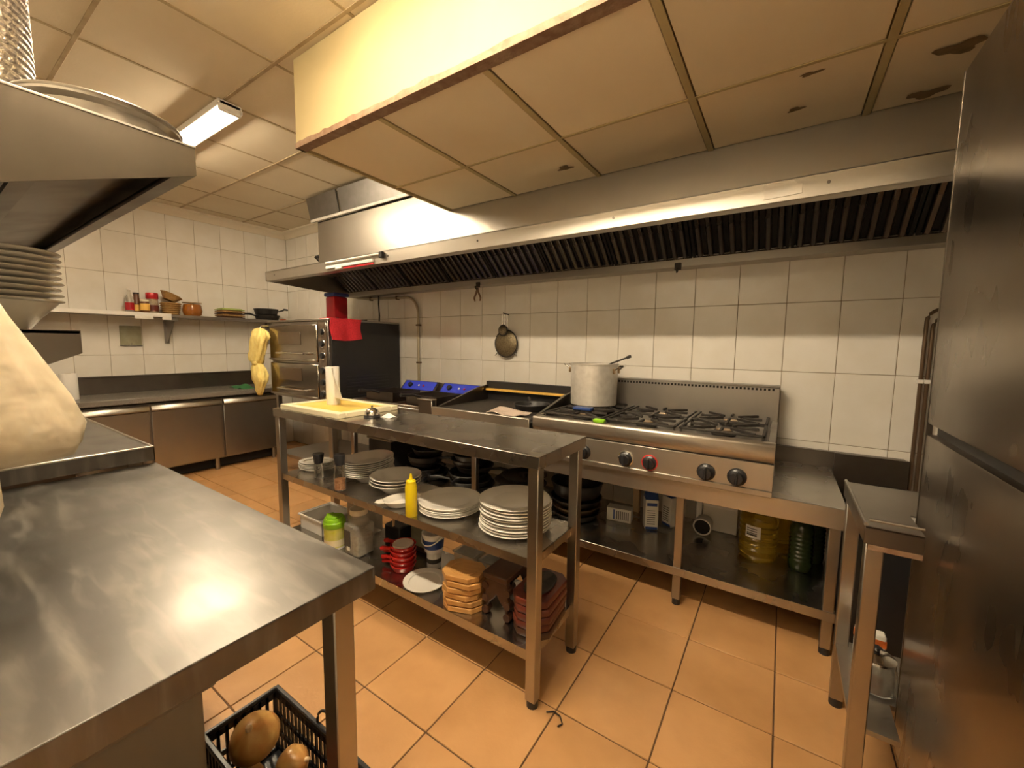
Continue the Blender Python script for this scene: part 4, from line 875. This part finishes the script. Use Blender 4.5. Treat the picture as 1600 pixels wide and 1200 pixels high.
for k in range(2):
    x, y = ((-1.235, 1.50), (-1.08, 1.50))[k]
    t = thing('clear_container', ['clear plastic container behind the flat white plate', 'clear plastic container behind the light wooden boards'][k], 'container', (x, y, z), 0, 'clear containers on the lowest shelf')
    part('tub', G().box(x-.065, x+.065, y-.05, y+.05, z, z+.10, .010, 2), 'plast', t); part('tub_rim', G().box(x-.07, x+.07, y-.055, y+.055, z+.10, z+.108, .003), 'plast', t)
def octa(w_, d_, c): return [(-w_+c, -d_), (w_-c, -d_), (w_, -d_+c), (w_, d_-c), (w_-c, d_), (-w_+c, d_), (-w_, d_-c), (-w_, -d_+c)]
for k in range(6):
    zz = z+.0265*k; j = random.uniform(-.006, .006)
    t = thing('wooden_serving_board', 'light wooden eight sided serving board, %s of the stack' % ORD[5-k], 'board', (-1.092+j, 1.29, zz), .25+random.uniform(-.12, .12), 'light wooden boards')
    part('board', G().prism(octa(.088, .072, .036), 'z', 0, .0215, .002), 'wood', t, local=True, ang=18)
    part('oval_recess', G().lathe([(.052, .0215), (.056, .0215), (.056, .0235), (.052, .0235)], (0, 0, 0), 30, 1.15, .9), 'wood', t, local=True)
# carved stand
t = thing('carved_stand', 'dark carved wooden stand with scrolled legs on the lowest island shelf', 'stand', (-.93, 1.36, z))
part('slab', G().box(-.98, -.86, 1.27, 1.50, z+.165, z+.19, .004), 'wooddk', t)
CSX = -.92
prof = [(-.08, 0), (-.06, 0), (-.05, .015), (-.062, .03), (-.05, .055), (-.02, .075), (0, .10), (.02, .075), (.05, .055), (.062, .03), (.05, .015), (.06, 0), (.08, 0), (.082, .02), (.074, .04), (.084, .07), (.074, .10), (.084, .13), (.07, .165), (-.07, .165), (-.084, .13), (-.074, .10), (-.084, .07), (-.074, .04), (-.082, .02)]
for y in (1.285, 1.465):
    e = part('carved_end', G().prism([(CSX+a*.74, z+b) for a, b in prof], 'y', y, y+.022, .003), 'wooddk', t)
    for s in (-1, 1):
        for q in (.02, .07, .125): part('scroll', G().cyl((CSX+s*.054, y-.006, z+q), .016, .034, 16, 'y'), 'wooddk', e)
for k in range(5):
    zz = z+.031*k; j = random.uniform(-.004, .004)
    top = k == 4
    t = thing('dark_platter', 'dark red stained platter board, %s of the stack behind the island leg' % ORD[4-k], 'board', (-.764+j, 1.378, zz), .05+random.uniform(-.06, .06), 'dark red platter boards')
    part('board', G().prism(octa(.078, .122, .034), 'z', 0, .028, .003), 'woodred' if k else 'wooddk', t, local=True)
    if top:
        part('iron_insert', G().lathe([(0, .0295), (.085, .0295), (.092, .034), (.086, .038), (0, .033)], (0, 0, 0), 30, .62, 1.05), 'iron', t, local=True)

# ================================================================== foreground worktable
TX0, TX1, TY0, TY1, TZ = -1.94, -.668, YF+.02, .508, .88
t = thing('foreground_worktable', 'large scratched steel worktable in the left foreground', 'table', (-1.3, .05, 0))
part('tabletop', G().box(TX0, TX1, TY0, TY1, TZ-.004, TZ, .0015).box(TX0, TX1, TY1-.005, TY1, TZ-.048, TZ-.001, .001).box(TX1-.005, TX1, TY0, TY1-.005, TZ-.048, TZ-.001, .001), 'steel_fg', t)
for x in (TX0+.02, TX1-.075):
    for y in (TY0+.02, TY1-.075):
        l = part('leg', G().box(x, x+.045, y, y+.045, .03, TZ-.012, .003), 'steel_v', t)
        part('foot', G().cyl((x+.022, y+.022, 0), .023, .033, 14), 'blackp', l)
# raised sink counter beyond it
t = thing('sink_counter', 'raised steel sink counter behind the foreground worktable', 'counter', (-2.5, .05, 0))
KX0, KX1, KZ = -3.15, -1.945, .938
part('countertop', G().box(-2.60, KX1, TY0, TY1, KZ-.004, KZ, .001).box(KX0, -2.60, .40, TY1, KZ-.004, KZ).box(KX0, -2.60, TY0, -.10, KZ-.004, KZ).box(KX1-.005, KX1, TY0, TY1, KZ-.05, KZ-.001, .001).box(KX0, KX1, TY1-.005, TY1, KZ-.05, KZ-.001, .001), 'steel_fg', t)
part('rolled_edge', G().tube([(KX0, TY1-.004, KZ), (KX1-.004, TY1-.004, KZ), (KX1-.004, TY0+.01, KZ)], .006, 8), 'steel_hood', t)
part('basin', G().box(KX0, -2.60, -.10, .40, KZ-.25, KZ-.245).box(-2.604, -2.60, -.10, .40, KZ-.25, KZ-.003).box(KX0, KX0+.004, -.10, .40, KZ-.25, KZ-.003).box(KX0, -2.6, .396, .40, KZ-.25, KZ-.003).box(KX0, -2.6, -.10, -.096, KZ-.25, KZ-.003), 'steel_dk', t)
part('front_panel', G().box(KX0+.02, KX1-.02, TY1-.03, TY1-.02, .62, KZ-.05), 'steel', t)
for x in (KX0+.02, KX1-.065):
    for y in (TY0+.02, TY1-.075):
        l = part('leg', G().box(x, x+.045, y, y+.045, .03, KZ-.012, .003), 'steel_v', t); part('foot', G().cyl((x+.022, y+.022, 0), .023, .033, 12), 'blackp', l)

# ---- things under the worktable
t = thing('grey_bin', 'grey plastic bin standing under the foreground worktable', 'bin', (-1.42, .12, 0))
part('tub', G().box(-1.66, -1.14, -.12, .36, .0, .49, .03, 3), 'bin', t); part('rim', G().box(-1.68, -1.12, -.14, .38, .485, .512, .010, 2), 'bin', t)
CRX0, CRX1, CRY0, CRY1, CRH = -1.30, -.80, .40, .60, .215
t = thing('black_crate', 'black perforated plastic crate of onions under the worktable', 'crate', (-1.05, .5, 0))
part('floor_panel', G().box(CRX0, CRX1, CRY0, CRY1, .002, .010), 'blackp', t)
def lattice(x0, x1, y0, y1, alongx):
    g = G(); L_ = (x1-x0) if alongx else (y1-y0); n = max(3, int(L_/.022))
    for zc in (.005, .065, .125, CRH-.022): g.box(x0, x1, y0, y1, zc, zc+(.018 if zc < .19 else .022), .001)
    for k in range(n+1):
        if alongx: c = x0+(x1-x0-.008)*k/n; g.box(c, c+.008, y0, y1, .005, CRH)
        else: c = y0+(y1-y0-.008)*k/n; g.box(x0, x1, c, c+.008, .005, CRH)
    return g
part('long_side', lattice(CRX0, CRX1, CRY1-.006, CRY1, True), 'blackp', t); part('long_side', lattice(CRX0, CRX1, CRY0, CRY0+.006, True), 'blackp', t)
part('end_side', lattice(CRX0, CRX0+.006, CRY0+.006, CRY1-.006, False), 'blackp', t); part('end_side', lattice(CRX1-.006, CRX1, CRY0+.006, CRY1-.006, False), 'blackp', t)
part('rim', G().box(CRX0-.006, CRX1+.006, CRY1-.006, CRY1+.008, CRH, CRH+.012, .003).box(CRX0-.006, CRX1+.006, CRY0-.008, CRY0+.006, CRH, CRH+.012, .003).box(CRX0-.008, CRX0+.006, CRY0, CRY1, CRH, CRH+.012, .003).box(CRX1-.006, CRX1+.008, CRY0, CRY1, CRH, CRH+.012, .003), 'blackp', t)
part('carry_handle', G().tube([(-1.02+.055*math.cos(a), CRY1+.004, CRH+.008+.06*math.sin(a)) for a in [math.pi*k/12 for k in range(13)]], .004, 8), 'blackp', t)
def onion(x, y, z, r, m, label, ax, az):
    t = thing('onion', label, 'onion', (x, y, z), az, 'onions in the black crate'); t.rotation_euler = (ax, 0, az)
    part('bulb', G().lathe([(0, -r*.92), (r*.35, -r*.86), (r*.8, -r*.5), (r, 0), (r*.86, r*.48), (r*.45, r*.86), (r*.16, r*1.08), (0, r*1.12)], (0, 0, 0), 28), m, t, local=True)
    part('neck', G().lathe([(r*.16, r*1.05), (r*.10, r*1.3), (0, r*1.36)], (0, 0, 0), 10), 'wood2', t, local=True)
    part('root_tuft', G().lathe([(0, -r*1.02), (r*.14, -r*.97), (r*.16, -r*.88), (0, -r*.88)], (0, 0, 0), 10), 'wood2', t, local=True)
onion(-1.215, .495, .185, .066, 'onion', 'largest golden onion on top of the black crate', .5, .8)
onion(-1.06, .520, .175, .044, 'onion', 'small golden onion right of the largest one in the crate', 1.1, 2.0)
onion(-1.228, .475, .056, .045, 'onion', 'golden onion low in the left corner of the crate', .2, .2)
onion(-.96, .495, .150, .055, 'onionred', 'red brown onion at the right end of the crate', .8, 2.6)
onion(-.875, .51, .070, .052, 'onion', 'golden onion low at the right end of the crate', .4, 1.3)
onion(-1.10, .49, .066, .054, 'onionred', 'red brown onion low in the middle of the crate', 1.2, .4)
for k, (x, y, z_, r) in enumerate(((-1.05, .28, .060, .060), (-.925, .29, .058, .058), (-.985, .29, .178, .056), (-.86, .20, .055, .055))):
    onion(x, y-.01, z_, r, 'onionred', ['red brown onion on the floor against the grey bin', 'red brown onion on the floor in front of the crate', 'red brown onion lying on two others in front of the crate', 'red brown onion on the floor nearest the camera'][k], .7+k, k*1.1)
    bpy.data.objects[('onion.%03d' % (6+k))]['group'] = 'red onions in front of the crate'

# ---- small hood, duct and round pan at the upper left
UX0, UX1, UY1, UZT = -3.45, -1.40, .50, 1.868
t = thing('wall_hood', 'slanted steel wall hood at the upper left', 'hood', (-2.4, .0, 1.45))
ep = [(UY1, UZT), (UY1, UZT-.073), (YF+.01, 1.46), (YF+.01, UZT)]
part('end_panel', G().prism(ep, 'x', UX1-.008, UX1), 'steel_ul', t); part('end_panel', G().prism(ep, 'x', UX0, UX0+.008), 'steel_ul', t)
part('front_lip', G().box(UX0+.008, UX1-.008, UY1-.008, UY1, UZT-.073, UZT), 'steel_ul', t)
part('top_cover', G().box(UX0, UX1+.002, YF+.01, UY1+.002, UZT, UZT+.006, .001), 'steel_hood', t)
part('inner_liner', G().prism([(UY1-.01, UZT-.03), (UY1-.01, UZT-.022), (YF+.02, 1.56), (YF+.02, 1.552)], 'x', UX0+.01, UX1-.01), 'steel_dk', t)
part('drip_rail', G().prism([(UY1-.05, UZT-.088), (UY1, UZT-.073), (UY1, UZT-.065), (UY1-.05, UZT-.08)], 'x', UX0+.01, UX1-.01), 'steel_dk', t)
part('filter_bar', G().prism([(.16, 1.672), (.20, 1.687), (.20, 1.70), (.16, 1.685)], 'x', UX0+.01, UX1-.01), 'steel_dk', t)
prof = []
for k in range(44): z_ = k*.0197; prof += [(.195, z_), (.2, z_+.005), (.2, z_+.012), (.195, z_+.017)]
solo('foil_duct', G().lathe([(0, 0)]+prof+[(0, .866)], (-1.90, .085, UZT+.006), 44), 'foil', 'ribbed silver foil duct rising from the left hood to the ceiling', 'duct')
t = thing('round_pan', 'round grey metal pan lying on top of the left hood', 'pan', (-1.60, .36, UZT+.0065))
part('dish', G().lathe([(0, 0), (.12, 0), (.135, .008), (.150, .045), (.168, .052), (.170, .062), (.164, .066), (.145, .055), (.128, .012), (0, .008)], (-1.60, .36, UZT+.0065), 44), 'steel_v', t)
part('rim_bead', G().tube([(-1.60+.169*math.cos(2*math.pi*k/40), .36+.169*math.sin(2*math.pi*k/40), UZT+.068) for k in range(40)], .004, 6, True), 'steel_v', t)
# ---- bracket shelf with plates
t = thing('bracket_shelf', 'short dark steel shelf with tapered end plates under the left hood', 'shelf', (-2.2, -.05, 1.2))
part('shelf_board', G().box(-2.75, -1.71, YF+.01, .30, 1.350, 1.362, .002), 'steel', t)
for x in (-2.75, -1.718): part('end_plate', G().prism([(.30, 1.362), (.30, 1.296), (YF+.01, .98), (YF+.01, 1.362)], 'x', x, x+.008), 'steel_dk', t)
z = 1.3625
solo('serving_bowl', G().lathe([(0, 0), (.055, 0), (.06, .004), (.085, .04), (.118, .078), (.12, .082), (.114, .082), (.08, .046), (.05, .012), (0, .012)], (-1.90, .17, z), 40), 'ceramic', 'white bowl beneath the plates on the bracket shelf', 'bowl')
stack(9, -1.90, .17, z+.066, .133, .02, .0175, 'white plate, %s of the stack on the bracket shelf', 'plates on the bracket shelf', jit=.003, name='soup_plate', foot=.5)
# ---- hanging plastic bag
t = thing('plastic_bag', 'cream plastic bag hanging at the left edge under the hood', 'bag', (-1.2, .02, .92))
def rb(a, q): return 1+.05*math.sin(3*a+5*q)+.035*math.sin(7*a-6*q)+.02*math.sin(11*a+9*q)
secs = [(-1.20, .03, 1.60, .012, .02), (-1.20, .03, 1.55, .02, .035), (-1.20, .03, 1.48, .035, .05), (-1.20, .025, 1.38, .05, .088), (-1.20, .03, 1.29, .06, .12), (-1.20, .04, 1.22, .065, .14), (-1.20, .05, 1.165, .065, .152), (-1.20, .05, 1.125, .06, .152), (-1.20, .05, 1.103, .045, .14), (-1.20, .05, 1.096, .02, .11)]
part('bag_body', G().loft(secs[::-1], 56, rb), 'bag', t, ang=80)
secs = [(-1.13, -.02, 1.36, .02, .05), (-1.13, -.02, 1.28, .035, .07), (-1.13, -.02, 1.15, .04, .095), (-1.13, -.02, 1.04, .04, .098), (-1.13, -.03, .95, .03, .09), (-1.13, -.03, .90, .012, .06)]
part('bag_tail', G().loft(secs[::-1], 48, rb), 'bag', t, ang=80)
part('hanger', G().tube([(-1.42, .03, 1.63), (-1.30, .03, 1.625), (-1.20, .03, 1.615), (-1.20, .03, 1.59)], .005, 8), 'chrome', t)

# ================================================================== right side: low table, fridge
t = thing('corner_table', 'narrow low steel table wedged between bench and tall fridge', 'table', (.3, 1.68, 0))
top = [(.215, 1.435), (.335, 1.435), (.335, 1.60), (.47, 1.60), (.47, 1.885), (.215, 1.885)]
part('tabletop', G().prism(top, 'z', .846, .85), 'steel', t)
part('apron', G().box(.215, .335, 1.435, 1.44, .80, .85, .001).box(.215, .22, 1.44, 1.885, .80, .85, .001).box(.215, .47, 1.88, 1.885, .80, .85), 'steel_dk', t)
part('raised_edge', G().tube([(.218, 1.882, .853), (.218, 1.438, .853)], .006, 8).tube([(.224, 1.44, .868), (.333, 1.44, .868)], .004, 8), 'steel', t)
part('edge_wood', G().box(.225, .334, 1.436, 1.446, .785, .80), 'rust', t)
for (x, y) in ((.222, 1.45), (.222, 1.838), (.42, 1.838)):
    l = part('leg', G().box(x, x+.04, y, y+.04, .03, .846, .003), 'steel_v', t); part('foot', G().cyl((x+.02, y+.02, 0), .021, .033, 12), 'blackp', l)
part('undershelf', G().prism([(.225, 1.455), (.335, 1.455), (.335, 1.60), (.46, 1.60), (.46, 1.875), (.225, 1.875)], 'z', .235, .25), 'steel', t)
t = thing('glass_jar', 'round glass jar with steel lid on the corner table undershelf', 'jar', (.305, 1.66, .2505))
part('jar_body', G().lathe([(0, 0), (.045, 0), (.055, .008), (.058, .05), (.05, .09), (.042, .10), (.038, .10), (.046, .088), (.053, .05), (.05, .01), (0, .006)], (.305, 1.66, .2505), 28), 'glass', t)
part('lid', G().lathe([(0, .1), (.048, .10), (.05, .108), (.03, .122), (0, .126)], (.305, 1.66, .2505), 28), 'chrome', t)
part('knob', G().lathe([(0, .124), (.008, .126), (.012, .138), (0, .145)], (.305, 1.66, .2505), 14), 'blackp', t)
t = thing('small_package', 'small cream packet standing behind the corner table leg', 'packet', (.31, 1.80, .2505))
part('packet', G().box(.27, .35, 1.78, 1.82, .2505, .36, .004), 'label', t); part('packet_band', G().box(.269, .351, 1.779, 1.821, .32, .345), 'woodor', t)
FRX, FY0, FY1, FZ = .345, .87, 1.578, 2.052
t = thing('tall_fridge', 'tall dark stainless fridge with two doors at the right edge', 'fridge', (.7, 1.2, 0))
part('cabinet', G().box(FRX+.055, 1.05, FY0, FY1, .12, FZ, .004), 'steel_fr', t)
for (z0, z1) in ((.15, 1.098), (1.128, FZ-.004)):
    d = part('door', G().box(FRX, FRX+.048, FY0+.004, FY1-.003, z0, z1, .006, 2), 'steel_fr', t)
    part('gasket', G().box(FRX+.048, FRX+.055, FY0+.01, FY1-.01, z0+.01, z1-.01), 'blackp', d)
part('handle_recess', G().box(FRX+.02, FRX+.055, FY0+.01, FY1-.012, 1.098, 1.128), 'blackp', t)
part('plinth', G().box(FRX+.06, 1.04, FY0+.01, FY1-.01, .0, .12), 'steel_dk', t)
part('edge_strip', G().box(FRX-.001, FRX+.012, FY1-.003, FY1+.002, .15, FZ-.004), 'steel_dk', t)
t = thing('fridge_parcel', 'yellowish wrapped parcel lying on top of the tall fridge', 'parcel', (.55, 1.38, FZ))
part('wrap', G().box(.40, .80, 1.22, 1.50, FZ+.001, FZ+.16, .03, 3), 'plast', t); part('content', G().box(.43, .77, 1.25, 1.47, FZ+.002, FZ+.12, .02, 2), 'boardrim', t)
solo('floor_cable_tie', G().tube([(-.64, 1.212, .004), (-.618, 1.228, .006), (-.588, 1.222, .008), (-.570, 1.202, .005), (-.580, 1.185, .004)], .0025, 6), 'blackp', 'thin black strip lying on the floor by the right island leg', 'strip')
